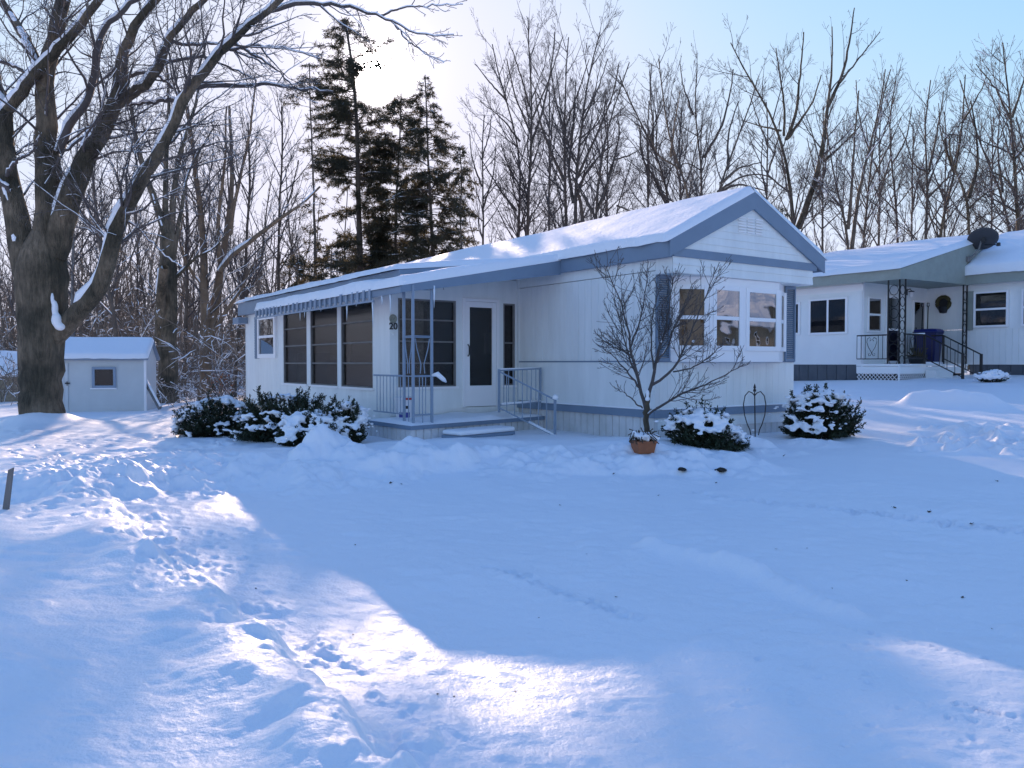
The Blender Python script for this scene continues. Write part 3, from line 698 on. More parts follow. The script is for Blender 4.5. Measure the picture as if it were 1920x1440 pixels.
rail((cp[0], cp[1]), (cp[0] + .36, cp[1] + .06), (1.02, 1.02), (.42, .42), 3, M['blue_lt'], dk, post_ends=(False, False))
ra = (-1.12, edge_pt(-1.12)); rb = (-.06, edge_pt(-.06))
rail(ra, rb, (1.10, 1.12), (.50, .52), 9, M['blue_lt'], dk)
rc = (ra[0] + .42, ra[1] - 1.02)
rail(ra, rc, (1.08, .62), (.46, .02), 7, M['blue_lt'], dk, post_ends=(False, True))
for path, rad in (([(ra[0] + .05, ra[1], .52), (rb[0], rb[1], .54)], .02), ([(ra[0], ra[1], 1.118), (rb[0], rb[1], 1.138)], .012), ([(rc[0], rc[1], .63), (rc[0] + .005, rc[1] - .01, .68), (rc[0], rc[1], .71)], [.05, .05, .015]),
                  ([(rc[0], rc[1], .04), (rc[0] - .2, rc[1] + .45, .24)], .02), ([(cp[0] + .36, cp[1] + .06, 1.03), (cp[0] + .42, cp[1] - .01, 1.05), (cp[0] + .52, cp[1] - .04, .96), (cp[0] + .56, cp[1] - .05, .92)], [.02, .045, .035, .01])):
    MB().tube(path, rad, 8).build("railing_snow", M['roof_snow'], dk, smooth=True)
hk = MB(); hk.tube([(-2.2, 2.6, 2.62), (-2.2, 2.6, 2.52), (-2.18, 2.6, 2.5), (-2.22, 2.6, 2.47), (-2.2, 2.6, 2.42)], .006, 5); hk.build("hanging_hook", M['iron'], dk)
# step in front of the deck
st = thing("porch_step", "low wooden step in front of the porch deck, thickly covered with snow", "step", in_home(-1.92, 1.98), ANG)
sm = MB(); sm.box(-.62, .62, -.22, .2, .06, .11); sm.box(-.60, .60, -.19, .19, -.3, .06); sm.build("tread", M['blue'], st)
sx = MB(); sx.box(-.62, .62, -.23, .2, .112, .19); sxo = sx.build("step_snow", M['roof_snow'], st, True); bv = sxo.modifiers.new("bevel", 'BEVEL'); bv.width = .05; bv.segments = 4
st.rotation_euler = (0, 0, ANG + math.atan2(.70, 3.08))
# bucket
bk = thing("bucket", "white plastic bucket with blue label and red lid strip on the porch", "bucket", in_home(-2.60, 3.22, .275), ANG)
bb = MB(); bb.lathe([(.0, 0), (.135, 0), (.155, .33), (.165, .335), (.165, .375), (.158, .38), (.15, .385), (0, .385)], 28); bb.build("pail", M['bucket'], bk, smooth=False)
def wrap(r0, r1, z0, z1, a0, a1, mname, nm):
    b_ = MB(); n = 10; vs = []
    for i in range(n + 1):
        a = a0 + (a1 - a0) * i / n; vs += [(r0 * math.cos(a), r0 * math.sin(a), z0), (r1 * math.cos(a), r1 * math.sin(a), z1)]
    b_.add(vs, [(2 * i, 2 * i + 2, 2 * i + 3, 2 * i + 1) for i in range(n)]); b_.build(nm, M[mname], bk)
wrap(.139, .144, .03, .13, -2.75, -1.4, 'bucket_blue', 'label'); wrap(.168, .168, .338, .372, -1.95, -.8, 'red', 'lid_strip'); wrap(.147, .150, .19, .24, -1.95, -1.65, 'black', 'printed_mark')
# ------------------------------------------------------------------ the neighbour's house
NC = np.array([10.06, 23.0, 0])
nb = thing("neighbor_house", "white mobile home with green eaves and iron porch posts on the right", "mobile home", NC, ANG)
def in_nb(v, u, z=0): return NC + CV * v + CU * u + np.array([0, 0, z])
w = MB(); WB_V = 3.5
w.box(0, .1, .0, 9, 1.18, 3.56); w.box(.1, WB_V, .0, .1, 1.0, 3.56)
for z in (2.0, 2.4, 2.8, 3.2, 3.36): pass
w.build("wall", M['nb_wall'], nb)
w = MB(); grooved(w, (WB_V, .0), (WB_V, -9), 1.18, 2.22, NV, .17, .014, .014); w.box(WB_V, WB_V + .1, -9, .1, 2.235, 3.75); w.box(WB_V - .012, WB_V, -9, -1.1, 2.21, 2.245)
grooved(w, (WB_V - .004, .0), (WB_V - .004, -1.15), 2.25, 3.5, NV, .17, .012, .012)
w.build("long_wall", M['nb_wall'], nb)
s = MB(); grooved(s, (.03, 9), (.03, .0), .3, 1.18, NV, .32, .02, .02); s.box(.03, .1, .01, .05, .3, 1.18); grooved(s, (WB_V + .03, -1.3), (WB_V + .03, -9), .3, 1.18, NV, .32, .02, .02)
s.build("skirting", M['nb_skirt'], nb)
s = MB(); s.box(.0, .06, -.02, .03, .5, 3.55); s.box(-.015, .0, -.02, 9, 3.3, 3.5); s.build("corner_board", M['white'], nb)
PF = -1.27
r = MB(); r.hexa([(-.3, PF, 3.70), (4.9, PF, 5.02), (4.9, 9, 5.02), (-.3, 9, 3.70), (-.3, PF, 3.78), (4.9, PF, 5.10), (4.9, 9, 5.10), (-.3, 9, 3.78)])
r.hexa([(3.3, -9, 3.76), (5.4, -9, 5.0), (5.4, PF + .2, 5.0), (3.3, PF + .2, 3.76), (3.3, -9, 3.82), (5.4, -9, 5.06), (5.4, PF + .2, 5.06), (3.3, PF + .2, 3.82)])
r.box(0, 3.5, PF, 0, 3.54, 3.56)
nroof = r.build("roof", M['nb_green'], nb)
f = MB(); f.box(-.34, -.3, PF - .03, 9, 3.50, 3.785); f.box(3.25, 3.3, -9, PF + .03, 3.54, 3.83)
poly = [(-.3, 3.52), (3.36, 3.56), (4.75, 5.02), (4.75, 5.07), (-.3, 3.785)]
f.add([(x, PF - .02, z) for x, z in poly] + [(x, PF + .02, z) for x, z in poly], [(0, 1, 2, 3, 4), (9, 8, 7, 6, 5)] + [(i, (i + 1) % 5, 5 + (i + 1) % 5, 5 + i) for i in range(5)])
f.build("fascia", M['nb_green'], nb)
snow_slab("roof_snow", [(-.36, PF - .05, 3.79), (-.36, 9, 3.79), (4.9, 9, 5.11), (4.9, PF - .05, 5.11)], 90, 50, .17, nroof, 31, edge=.15)
snow_slab("roof_snow", [(3.22, -9, 3.83), (3.22, PF + .1, 3.83), (5.4, PF + .1, 5.07), (5.4, -9, 5.07)], 90, 30, .28, nroof, 35, edge=.3)
sideA = lambda u, z: ((-.004, u, z), (0, -1), NV)
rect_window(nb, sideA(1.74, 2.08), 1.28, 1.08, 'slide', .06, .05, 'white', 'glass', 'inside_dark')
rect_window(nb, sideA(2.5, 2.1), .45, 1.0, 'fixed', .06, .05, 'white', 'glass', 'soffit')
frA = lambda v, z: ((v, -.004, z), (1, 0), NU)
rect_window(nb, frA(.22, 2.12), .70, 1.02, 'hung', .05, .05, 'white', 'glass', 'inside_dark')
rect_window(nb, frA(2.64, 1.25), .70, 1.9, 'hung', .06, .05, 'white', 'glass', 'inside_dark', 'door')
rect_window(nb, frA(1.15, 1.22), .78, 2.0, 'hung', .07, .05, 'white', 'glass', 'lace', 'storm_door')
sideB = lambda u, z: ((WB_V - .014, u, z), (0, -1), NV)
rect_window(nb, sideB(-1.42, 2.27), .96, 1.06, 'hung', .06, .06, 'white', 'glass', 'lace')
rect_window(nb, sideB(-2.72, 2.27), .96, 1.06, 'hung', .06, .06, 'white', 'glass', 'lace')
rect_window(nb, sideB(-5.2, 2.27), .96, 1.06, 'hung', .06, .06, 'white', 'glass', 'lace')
sh = MB(); sh.box(WB_V - .05, WB_V - .014, -1.40, -1.20, 2.2, 3.36); sh.build("shutter", M['nb_green'], nb)
dk2 = thing("neighbor_porch", "white porch deck with black iron railing, heart scrolls and lattice skirt", "porch", NC, ANG)
d = MB(); d.box(-.3, WB_V - .02, PF, -.005, 1.14, 1.2); d.box(-.29, -.25, PF + .005, -.006, .93, 1.13); d.box(-.25, WB_V - .03, PF + .01, PF + .05, .93, 1.13); d.box(-.32, -.28, PF - .02, PF + .02, .7, 1.139)
d.build("floor", M['nb_wall'], dk2)
la = MB()
def lattice(P, L, z0, z1, step=.11, t=.009):
    n = int((L + (z1 - z0)) / step)
    for k in range(n):
        for sg in (1, -1):
            x0 = k * step - (z1 - z0) if sg > 0 else k * step; x1 = x0 + sg * (z1 - z0); za, zb = z0, z1
            if x0 < 0: za += -x0 * sg; x0 = 0
            if x1 < 0: zb = z0 + x0; x1 = 0
            if x1 > L: zb = z0 + (L - x0); x1 = L
            if x0 > L: za = z0 + (x0 - L); x0 = L
            if zb - za < .02: continue
            p, q = P(x0), P(x1); la.tube([(*p, za), (*q, zb)], t, 4, False)
lattice(lambda s: (-.28, -.02 - s), 1.22, .62, .93); lattice(lambda s: (-.26 + s, PF + .03), 2.1, .62, .93)
la.build("lattice", M['white'], dk2)
bk_ = MB(); bk_.box(-.22, 3.3, PF + .08, -.1, .5, .92); bk_.build("shade_block", M['pitch'], dk2)  # black block added so the lattice holes show painted shade
def ironpost(x0, x1, along):
    t = MB()
    for s_ in (x0, x1):
        q = (s_, PF + .02) if along == 'v' else (-.28, s_)
        t.box(q[0] - .016, q[0] + .016, q[1] - .016, q[1] + .016, 1.2, 3.54)
    for k in range(7):
        z = 1.3 + k * .32; c = (x0 + x1) / 2; hw = abs(x1 - x0) / 2
        pts = [(c + hw * .85 * math.sin(a * .7854) , z + .15 - .15 * math.cos(a * .7854)) for a in range(-3, 4)]
        pts = [(c + (hw * .8) * math.cos(a * .785), z + .14 * math.sin(a * .785)) for a in range(9)]
        t.tube([((p_, PF + .02, zz) if along == 'v' else (-.28, p_, zz)) for p_, zz in pts], .011, 4, False)
    t.build("iron_post", M['iron'], dk2)
ironpost(-.28, .02, 'v'); ironpost(PF + .02, PF + .34, 'u'); ironpost(3.18, 3.40, 'v')
def heart(P, z0, t):
    for s_ in (-1, 1):
        pts = [(0, 0), (.10, .16), (.15, .30), (.13, .40), (.06, .43), (.02, .37), (.06, .33)]
        t.tube([(*P(s_ * x), z0 + .12 + z) for x, z in pts], .009, 4, False)
        t.tube([(*P(s_ * x), z0 + .02 + z) for x, z in [(0, .10), (.04, .02), (.09, .02), (.10, .07), (.06, .08)]], .008, 4, False)
def irail(P, L, zt, zb, n, hearts):
    t = MB(); t.tube([(*P(0), zt), (*P(L), zt)], .02, 6); t.tube([(*P(0), zb), (*P(L), zb)], .014, 6)
    for k in range(n + 1):
        x = L * k / n
        if all(abs(x - h) > .12 for h in hearts): t.tube([(*P(x), zb), (*P(x), zt)], .010, 4)
    for h in hearts: heart(lambda s_: P(h + s_), zb + .05, t)
    t.build("railing", M['iron'], dk2)
irail(lambda s_: (-.28, PF + .36 + s_), .9, 2.0, 1.34, 7, [.45]); irail(lambda s_: (.04 + s_, PF + .02), .92, 2.02, 1.36, 8, [.42])
sp = MB()
for k in range(3): sp.box(1.05, 2.0, PF - .30 * (k + 1), PF - .30 * k - .01, .5, 1.02 - .2 * k)
sp.build("steps", M['nb_wall'], dk2)
def srail(v):
    t = MB(); A_, B_ = (v, PF + .0), (v, PF - 1.05)
    t.tube([(v, PF + .35, 2.02), (v, PF, 2.02), (v, PF - 1.05, 1.46)], .022, 6); t.tube([(v, PF, 1.36), (v, PF - 1.05, .84)], .016, 5)
    t.box(v - .03, v + .03, PF - 1.08, PF - 1.02, .45, 1.48); t.box(v - .025, v + .025, PF - .03, PF + .02, 1.2, 2.02)
    for k in range(1, 5): s_ = k / 5; t.tube([(v, PF - 1.05 * s_, 1.36 - .52 * s_), (v, PF - 1.05 * s_, 2.02 - .56 * s_)], .011, 4)
    t.build("stair_rail", M['iron'], dk2)
srail(1.0); srail(2.02)
ns = MB(); ns.tube([(1.0, PF + .3, 2.05), (1.0, PF + .0, 2.05)], .025, 6); ns.tube([(1.05, PF + .02, 1.22), (2.0, PF + .02, 1.22)], .04, 6); ns.build("rail_snow", M['roof_snow'], dk2, smooth=True)
# things on the neighbour's porch
def wheelie_bin(label, loc, rz, hgt, m):
    t = thing("trash_bin", label, "trash bin", loc, rz, "blue wheeled bins on the neighbour's porch")
    t.scale = (.86, .86, 1)
    b = MB(); b.hexa([(-.24, -.26, .06), (.24, -.26, .06), (.24, .26, .06), (-.24, .26, .06), (-.30, -.34, hgt - .1), (.30, -.34, hgt - .1), (.30, .36, hgt - .1), (-.30, .36, hgt - .1)])
    b.box(-.32, .32, -.36, .38, hgt - .13, hgt - .08); b.build("bin_body", M[m], t, bevel=.015)
    l = MB(); l.hexa([(-.32, -.38, hgt - .078), (.32, -.38, hgt - .078), (.32, .40, hgt - .078), (-.32, .40, hgt - .078), (-.26, -.32, hgt), (.26, -.32, hgt), (.28, .40, hgt - .01), (-.28, .40, hgt - .01)]); l.tube([(-.28, .44, hgt - .08), (.28, .44, hgt - .08)], .018, 6); l.build("bin_lid", M['lid'], t, bevel=.01)
    for s_ in (-1, 1): wb = MB(); wb.lathe([(.0, -.025), (.1, -.025), (.11, -.01), (.11, .01), (.1, .025), (0, .025)], 16); wo = wb.build("wheel", M['dark'], t); wo.location = (s_ * .27, .24, .11); wo.rotation_euler = (0, math.pi / 2, 0)
wheelie_bin("dark blue wheeled trash bin standing left on the neighbour's porch", in_nb(2.30, -.72, 1.2), ANG + .1, 1.02, 'bin')
wheelie_bin("blue wheeled bin behind stair rail, right of the other bin", in_nb(2.92, -.35, 1.2), ANG - .05, 1.06, 'bin')
def shovel(label, v, u, lean, hgt):
    t = thing("snow_shovel", label, "shovel", in_nb(v, u, 1.2), ANG)
    b = MB(); b.tube([(0, 0, .3), (lean, .0, hgt)], .016, 6); b.build("shaft", M['iron'], t)
    g_ = MB(); g_.tube([(lean, 0, hgt), (lean - .06, 0, hgt + .05), (lean - .05, 0, hgt + .13), (lean + .05, 0, hgt + .13), (lean + .06, 0, hgt + .05), (lean, 0, hgt)], .014, 5); g_.build("grip", M['black'], t)
    bl = MB(); bl.hexa([(-.2, -.02, .0), (.2, -.02, .0), (.2, .0, .0), (-.2, .0, .0), (-.2, .04, .38), (.2, .04, .38), (.2, .06, .38), (-.2, .06, .38)]); bl.build("blade", M['bin'], t)
shovel("long snow shovel leaning on white wall behind the blue bin", 3.3, -.12, .05, 1.75); shovel("shorter shovel with D grip beside the neighbour's door window", 3.05, -.14, -.06, .98)
t = thing("porch_planter", "black planter with dead plants beside blue bin on neighbour's porch", "planter", in_nb(1.42, -.85, 1.2), ANG)
b = MB(); b.lathe([(0, 0), (.2, 0), (.26, .2), (.27, .22), (.22, .2), (0, .18)], 14); b.build("pot", M['dark'], t)
b = MB()
for k in range(40): a = k * 2.4; b.tube([(.12 * math.cos(a) * (k % 5) / 4, .12 * math.sin(a) * (k % 5) / 4, .18), (.34 * math.cos(a) * (.4 + (k % 7) / 9), .3 * math.sin(a) * (.4 + (k % 7) / 9), .26 + .1 * (k % 3))], [.02, .012], 4)
b.build("plant", M['green_plastic'], t)
t = thing("wall_basket", "oval dark woven basket wreath hanging on the white porch wall", "wreath", in_nb(WB_V - .03, -.52, 3.06), ANG)
b = MB(); b.tube([(-.0, .19 * math.cos(k * .4488), .19 * math.sin(k * .4488)) for k in range(15)], .06, 7, False); b.build("ring", M['green_plastic'], t)
b = MB(); b.add([(.012, .17 * math.cos(k * .5236), -.03 + .17 * math.sin(k * .5236)) for k in range(12)], [tuple(range(12))]); b.lathe([(0, -.32), (.1, -.3), (.16, -.12), (.15, -.1), (0, -.1)], 12); b.build("basket", M['dark'], t)
t = thing("porch_lamp", "small black wall lantern above house number beside neighbour's porch post", "wall lamp", in_nb(2.28, -.03, 3.36), ANG)
b = MB(); b.box(-.05, .05, -.0, .03, -.08, .1); b.tube([(0, 0, .06), (0, -.1, .1), (0, -.14, .04)], .014, 6); b.lathe([(0, .05), (.08, .03), (.09, .01), (.0, .0)], 10, (0, -.14, 0)); b.build("bracket", M['black'], t)
b = MB(); b.lathe([(0, 0), (.05, 0), (.06, -.1), (.03, -.15), (0, -.15)], 10, (0, -.14, 0)); b.build("lamp_glass", M['white'], t)
t = thing("satellite_dish", "black satellite dish on a bent arm at the neighbour's roof peak", "satellite dish", in_nb(3.42, PF - .08, 4.42), ANG)
b = MB(); n = 32; R_ = .41
vs = [(0, 0, 0)]
for k in range(1, 7):
    for j in range(n): q = k / 6 * R_; a = 6.2832 * j / n; vs.append((q * math.cos(a), q * .92 * math.sin(a), .35 * q * q))
fs = [(0, 1 + j, 1 + (j + 1) % n) for j in range(n)] + [(1 + k * n + j, 1 + (k + 1) * n + j, 1 + (k + 1) * n + (j + 1) % n, 1 + k * n + (j + 1) % n) for k in range(5) for j in range(n)]
b.add(vs, fs); dd = b.build("reflector", M['dish'], t, True); dd.location = (.22, -.22, .46); dd.rotation_euler = Vector((.62, .42, .62)).to_track_quat('Z', 'Y').to_euler()
so = dd.modifiers.new("solid", 'SOLIDIFY'); so.thickness = .015
b = MB(); b.tube([(-.12, .03, -.12), (-.06, -.06, -.04), (.16, -.14, .2), (.2, -.18, .42)], .026, 8); b.tube([(-.06, -.06, -.04), (.2, -.05, .05)], .014, 6); b.box(-.2, -.04, .0, .06, -.2, -.05); b.build("mount_arm", M['wood_grey'], t)
b = MB(); b.box(.16, .26, -.30, -.2, .36, .5); b.tube([(.22, -.26, .3), (.24, -.62, .26)], .015, 6); b.box(.2, .28, -.68, -.6, .22, .32); b.build("receiver", M['dark'], t)

# ------------------------------------------------------------------ shed and far low buildings
SR = math.radians(16)
SH = np.array([-12.0, 26.2, 0]); se = np.array([math.cos(SR), math.sin(SR), 0])
shz = -.42
shed = thing("garden_shed", "small pale wooden shed with snow covered roof behind the maple trunk", "shed", SH + np.array([0, 0, shz]), SR)
SW, SD, SE_, SRZ = 3.05, 2.3, 1.80, 2.36
b = MB(); lapped(b, lambda z: (-SW, 0), .02, SE_, (0, 0, 0), EX, NU, .13, .014); b.box(-SW, 0, .002, SD, 0, SE_)
b.add([(0, .002, SE_), (0, SD, SE_), (0, SD / 2, SRZ)], [(0, 1, 2)]); b.build("wall", M['shed'], shed)
b = MB(); b.hexa([(-SW - .1, -.14, SE_ - .06), (.1, -.14, SE_ - .06), (.1, SD / 2, SRZ - .03), (-SW - .1, SD / 2, SRZ - .03), (-SW - .1, -.14, SE_ - .0), (.1, -.14, SE_ - .0), (.1, SD / 2, SRZ + .04), (-SW - .1, SD / 2, SRZ + .04)])
b.hexa([(-SW - .1, SD / 2, SRZ - .03), (.1, SD / 2, SRZ - .03), (.1, SD + .14, SE_ - .06), (-SW - .1, SD + .14, SE_ - .06), (-SW - .1, SD / 2, SRZ + .04), (.1, SD / 2, SRZ + .04), (.1, SD + .14, SE_), (-SW - .1, SD + .14, SE_)])
sroof = b.build("roof", M['blue_lt'], shed)
snow_slab("roof_snow", [(.11, -.16, SE_ + .005), (-SW - .11, -.16, SE_ + .005), (-SW - .11, SD / 2, SRZ + .045), (.11, SD / 2, SRZ + .045)], 60, 24, .12, sroof, 44)
snow_slab("roof_snow", [(-SW - .11, SD + .16, SE_ + .005), (.11, SD + .16, SE_ + .005), (.11, SD / 2, SRZ + .045), (-SW - .11, SD / 2, SRZ + .045)], 60, 24, .12, sroof, 45)
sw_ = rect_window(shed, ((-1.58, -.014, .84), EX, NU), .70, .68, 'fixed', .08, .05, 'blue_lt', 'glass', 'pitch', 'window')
b = MB(); b.box(-1.64, -.86, -.06, -.015, .80, .842); b.build("sill_snow", M['white'], shed)
b = MB()
for k in range(6): b.box(-2.98 + k * .118, -2.98 + k * .118 + .112, -.035, -.016, .0, 1.60)
b.box(-3.0, -2.26, -.042, -.014, 1.60, 1.64); sdoor = b.build("door", M['shed'], shed)
b = MB(); b.box(-2.36, -2.22, -.06, -.035, .98, 1.02); b.tube([(-2.3, -.05, .92), (-2.3, -.07, 1.0), (-2.3, -.05, 1.06)], .012, 5); b.build("handle", M['iron'], sdoor)
b = MB(); b.box(-.05, .02, -.022, .05, 0, SE_); b.box(-SW - .02, -SW + .05, -.02, .05, 0, SE_); b.build("corner_board", M['white'], shed)
pa, pb = at_depth(272, 714, 26.4), at_depth(300, 766, 26.0)
b = MB(); b.tube([pa, pb], .07, 4); pl = b.build("leaning_plank", M['wood_grey']); tag(pl, "dark plank leaning against the right wall of the shed", "plank")
b = MB(); b.tube([pa + (.02, -.02, .08), pb + (.02, -.02, .08)], .035, 6); b.build("plank_snow", M['roof_snow'], pl, True)
def low_building(name, label, cat, loc, rz, L, D_, h, rh, mw):
    t = thing(name, label, cat, loc, rz)
    b = MB(); b.box(0, L, 0, D_, 0, h); b.add([(0, 0, h), (0, D_, h), (0, D_ / 2, h + rh), (L, 0, h), (L, D_, h), (L, D_ / 2, h + rh)], [(0, 1, 2), (5, 4, 3)]); b.build("wall", M[mw], t)
    b = MB()
    for y0, y1, z0, z1 in ((-.3, D_ / 2, h - .05, h + rh), (D_ / 2, D_ + .3, h + rh, h - .05)):
        b.hexa([(-.2, y0, z0), (L + .2, y0, z0), (L + .2, y1, z1), (-.2, y1, z1), (-.2, y0, z0 + .06), (L + .2, y0, z0 + .06), (L + .2, y1, z1 + .06), (-.2, y1, z1 + .06)])
    ro = b.build("roof", M['soffit'], t)
    snow_slab("roof_snow", [(-.2, -.32, h + .02), (L + .2, -.32, h + .02), (L + .2, D_ / 2, h + rh + .07), (-.2, D_ / 2, h + rh + .07)], 40, 14, .2, ro, 50)
    for k in range(3):
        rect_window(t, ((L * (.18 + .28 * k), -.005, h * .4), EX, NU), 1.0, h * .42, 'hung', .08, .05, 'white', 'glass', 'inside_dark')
    return t
q = at_depth(42, 760, 36); low_building("far_shed", "low tan building with snow roof at the far left behind the maple", "shed", (q[0] - 9.5, q[1] - 1.0, -.8), .12, 9.5, 5, 1.45, .9, 'tan')
q = at_depth(275, 715, 55); low_building("far_house", "distant white house with snow roof seen between trunks beyond shed", "house", (q[0], q[1], -1.2), -.1, 7.0, 6, 1.5, .9, 'nb_wall')

# ------------------------------------------------------------------ small things in the snow
def ground_pt(px, py):          # where the line of sight first meets the snow
    r = ray(px, py); y = np.linspace(2.5, 26, 1600); P = _eye + r * (y / r[1])[:, None]
    g_ = ground_z(P[:, 0], P[:, 1]); k = int(np.argmax(P[:, 2] <= g_)); p = P[k].copy(); p[2] = g_[k]; return p
p0 = ground_pt(8, 955)
b = MB(); b.hexa([(-.025, -.012, -.1), (.025, -.012, -.1), (.025, .012, -.1), (-.025, .012, -.1), (.045, -.012, .34), (.085, -.012, .36), (.085, .012, .36), (.045, .012, .34)])
o = b.build("stake", M['wood_grey'], None); o.location = p0; tag(o, "grey wooden stake tilted in the sunlit snow at the left edge", "stake")
LEAVES = [(1677, 953, 9), (1743, 961, 10), (1822, 983, 9), (1805, 1121, 8), (1155, 1121, 7), (1455, 1030, 6), (1513, 1029, 4), (1470, 856, 7), (733, 907, 8), (753, 909, 6), (843, 873, 6), (1151, 890, 6), (1050, 948, 5), (662, 1192, 5), (966, 1299, 6), (821, 1303, 7), (852, 1307, 6), (1869, 903, 7), (292, 1007, 6), (331, 1014, 7), (1343, 906, 7), (1100, 1040, 4), (1010, 1325, 4), (480, 1106, 6), (666, 1022, 4), (1010, 1160, 4), (1235, 930, 5), (1560, 1105, 4), (1700, 1090, 5), (1860, 1180, 5)]
lm = None
for k, (px, py, sz) in enumerate(LEAVES):
    p = ground_pt(px, py); s_ = sz / F * p[1]
    if lm is None:
        b = MB(); out = [(0, -.5), (.25, -.2), (.6, -.25), (.35, .05), (.45, .4), (.12, .3), (0, .65), (-.12, .3), (-.45, .4), (-.35, .05), (-.6, -.25), (-.25, -.2)]
        b.add([(0, 0, .12)] + [(x, y, .12 + .5 * abs(x) + .25 * y * y) for x, y in out], [(0, 1 + i, 1 + (i + 1) % 12) for i in range(12)]); b.tube([(0, -.5, .15), (.06, -.95, .3)], .03, 4)
        o = b.build("fallen_leaf", M['leaf_dry']); lm = o; so = o.modifiers.new("solid", 'SOLIDIFY'); so.thickness = .03
    else: o = lm.copy(); COL.objects.link(o)
    o.location = p; o.scale = (s_ * .75,) * 3; o.rotation_euler = (random.uniform(-.5, .5), random.uniform(-.5, .5), random.uniform(0, 6.28))
    tag(o, "small dark curled leaf lying on the snow of the drive", "leaf", "dead leaves on the snow")
def clod(px, py, w_, label):
    p = ground_pt(px, py); s_ = w_ / F * p[1]; r_ = np.random.default_rng(px)
    import bmesh
    bm = bmesh.new(); bmesh.ops.create_icosphere(bm, subdivisions=3, radius=.5)
    for v in bm.verts:
        c = np.array(v.co) * 2.6; v.co *= 1 + .9 * float(fbm(np.array([c[0] + c[2] * .7 + px]), np.array([c[1] - c[2] * .6]), 3, 3)[0]); v.co.z *= .4
    me = bpy.data.meshes.new("soil_clod"); bm.to_mesh(me); bm.free(); me.materials.append(M['dirt'])
    o = bpy.data.objects.new("soil_clod", me); COL.objects.link(o); o.location = p + (0, 0, s_ * .12); o.scale = (s_,) * 3; tag(o, label, "soil clod")
clod(1279, 884, 15, "frozen dark soil clod in the snow bank, below the flower pot"); clod(1350, 884, 17, "frozen dark soil clod in snow bank, below the round snowy bush")
# ------------------------------------------------------------------ branch machinery
def nrm(a): return a / np.maximum(np.linalg.norm(a, axis=-1, keepdims=True), 1e-9)
def tubes(P, R, s):
    """P (n,k,3), R (n,k) -> verts, quads for n tapered tubes"""
    n, k, _ = P.shape
    if n == 0: return np.zeros((0, 3)), np.zeros((0, 4), int)
    T = np.empty_like(P); T[:, 1:-1] = P[:, 2:] - P[:, :-2]; T[:, 0] = P[:, 1] - P[:, 0]; T[:, -1] = P[:, -1] - P[:, -2]; T = nrm(T)
    ref = np.where(np.abs(T[:, :1, 2:3]) > .8, np.array([[[1., .2, 0]]]), np.array([[[.1, .2, 1.]]]))
    U = nrm(np.cross(T, np.broadcast_to(ref, T.shape))); W = np.cross(T, U)
    a = np.arange(s) * 2 * math.pi / s
    V = P[:, :, None] + (U[:, :, None] * np.cos(a)[:, None] + W[:, :, None] * np.sin(a)[:, None]) * R[:, :, None, None]
    b = (np.arange(n) * k * s)[:, None, None] + (np.arange(k - 1) * s)[None, :, None]; j = np.arange(s)[None, None]
    q = np.stack([b + j, b + (j + 1) % s, b + s + (j + 1) % s, b + s + j], -1)
    return V.reshape(-1, 3), q.reshape(-1, 4)
def join(parts):
    V, Q, o = [], [], 0
    for v, q in parts: V.append(v); Q.append(q + o); o += len(v)
    return np.concatenate(V), np.concatenate(Q)
def resample(pts, k):
    p = np.array(pts, float); d = np.r_[0, np.cumsum(np.linalg.norm(np.diff(p, axis=0), axis=1))]; t = np.linspace(0, d[-1], k)
    q = np.stack([np.interp(t, d, p[:, i]) for i in range(p.shape[1])], 1)
    for _ in range(2): q[1:-1] = q[1:-1] * .5 + (q[:-2] + q[2:]) * .25
    return q
def grow(P, R, rg, dens, ratio, ang, up, k, rmul, rmin, t0=.25, wob=.12, lmax=9., droop=0., tpow=1.0, flat=None):
    n, k0, _ = P.shape
    L = np.linalg.norm(np.diff(P, axis=1), axis=2).sum(1)
    cnt = rg.poisson(np.maximum(dens * L * (1 - t0), 0)); idx = np.repeat(np.arange(n), cnt); m = len(idx)
    if m == 0: return np.zeros((0, k, 3)), np.zeros((0, k))
    t = t0 + (1 - t0) * rg.random(m) ** tpow; t = np.minimum(t, .985); f = t * (k0 - 1); i = f.astype(int); fr = (f - i)[:, None]
    p = P[idx, i] * (1 - fr) + P[idx, i + 1] * fr; T = nrm(P[idx, i + 1] - P[idx, i]); r = R[idx, i] * (1 - fr[:, 0]) + R[idx, i + 1] * fr[:, 0]
    v = rg.normal(size=(m, 3))
    if flat is not None: v[:, 2] *= flat
    perp = nrm(v - (v * T).sum(1, keepdims=True) * T)
    a = math.radians(ang) * rg.uniform(.65, 1.35, m)[:, None]
    D = nrm(np.cos(a) * T + np.sin(a) * perp)
    Ln = np.minimum(L[idx] * ratio * (1.15 - .95 * t) * rg.uniform(.5, 1.3, m), lmax)
    out = np.empty((m, k, 3)); out[:, 0] = p; st = (Ln / (k - 1))[:, None]
    for j in range(1, k):
        out[:, j] = out[:, j - 1] + D * st
        D = D + rg.normal(size=(m, 3)) * wob; D[:, 2] += up / (k - 1) * 1.6 - droop * j / k; D = nrm(D)
    r0 = np.clip(np.minimum(r * .72, rmul * Ln), rmin, None)
    rad = r0[:, None] * (1 - .85 * np.linspace(0, 1, k) ** .8)[None]
    return out, np.maximum(rad, rmin)
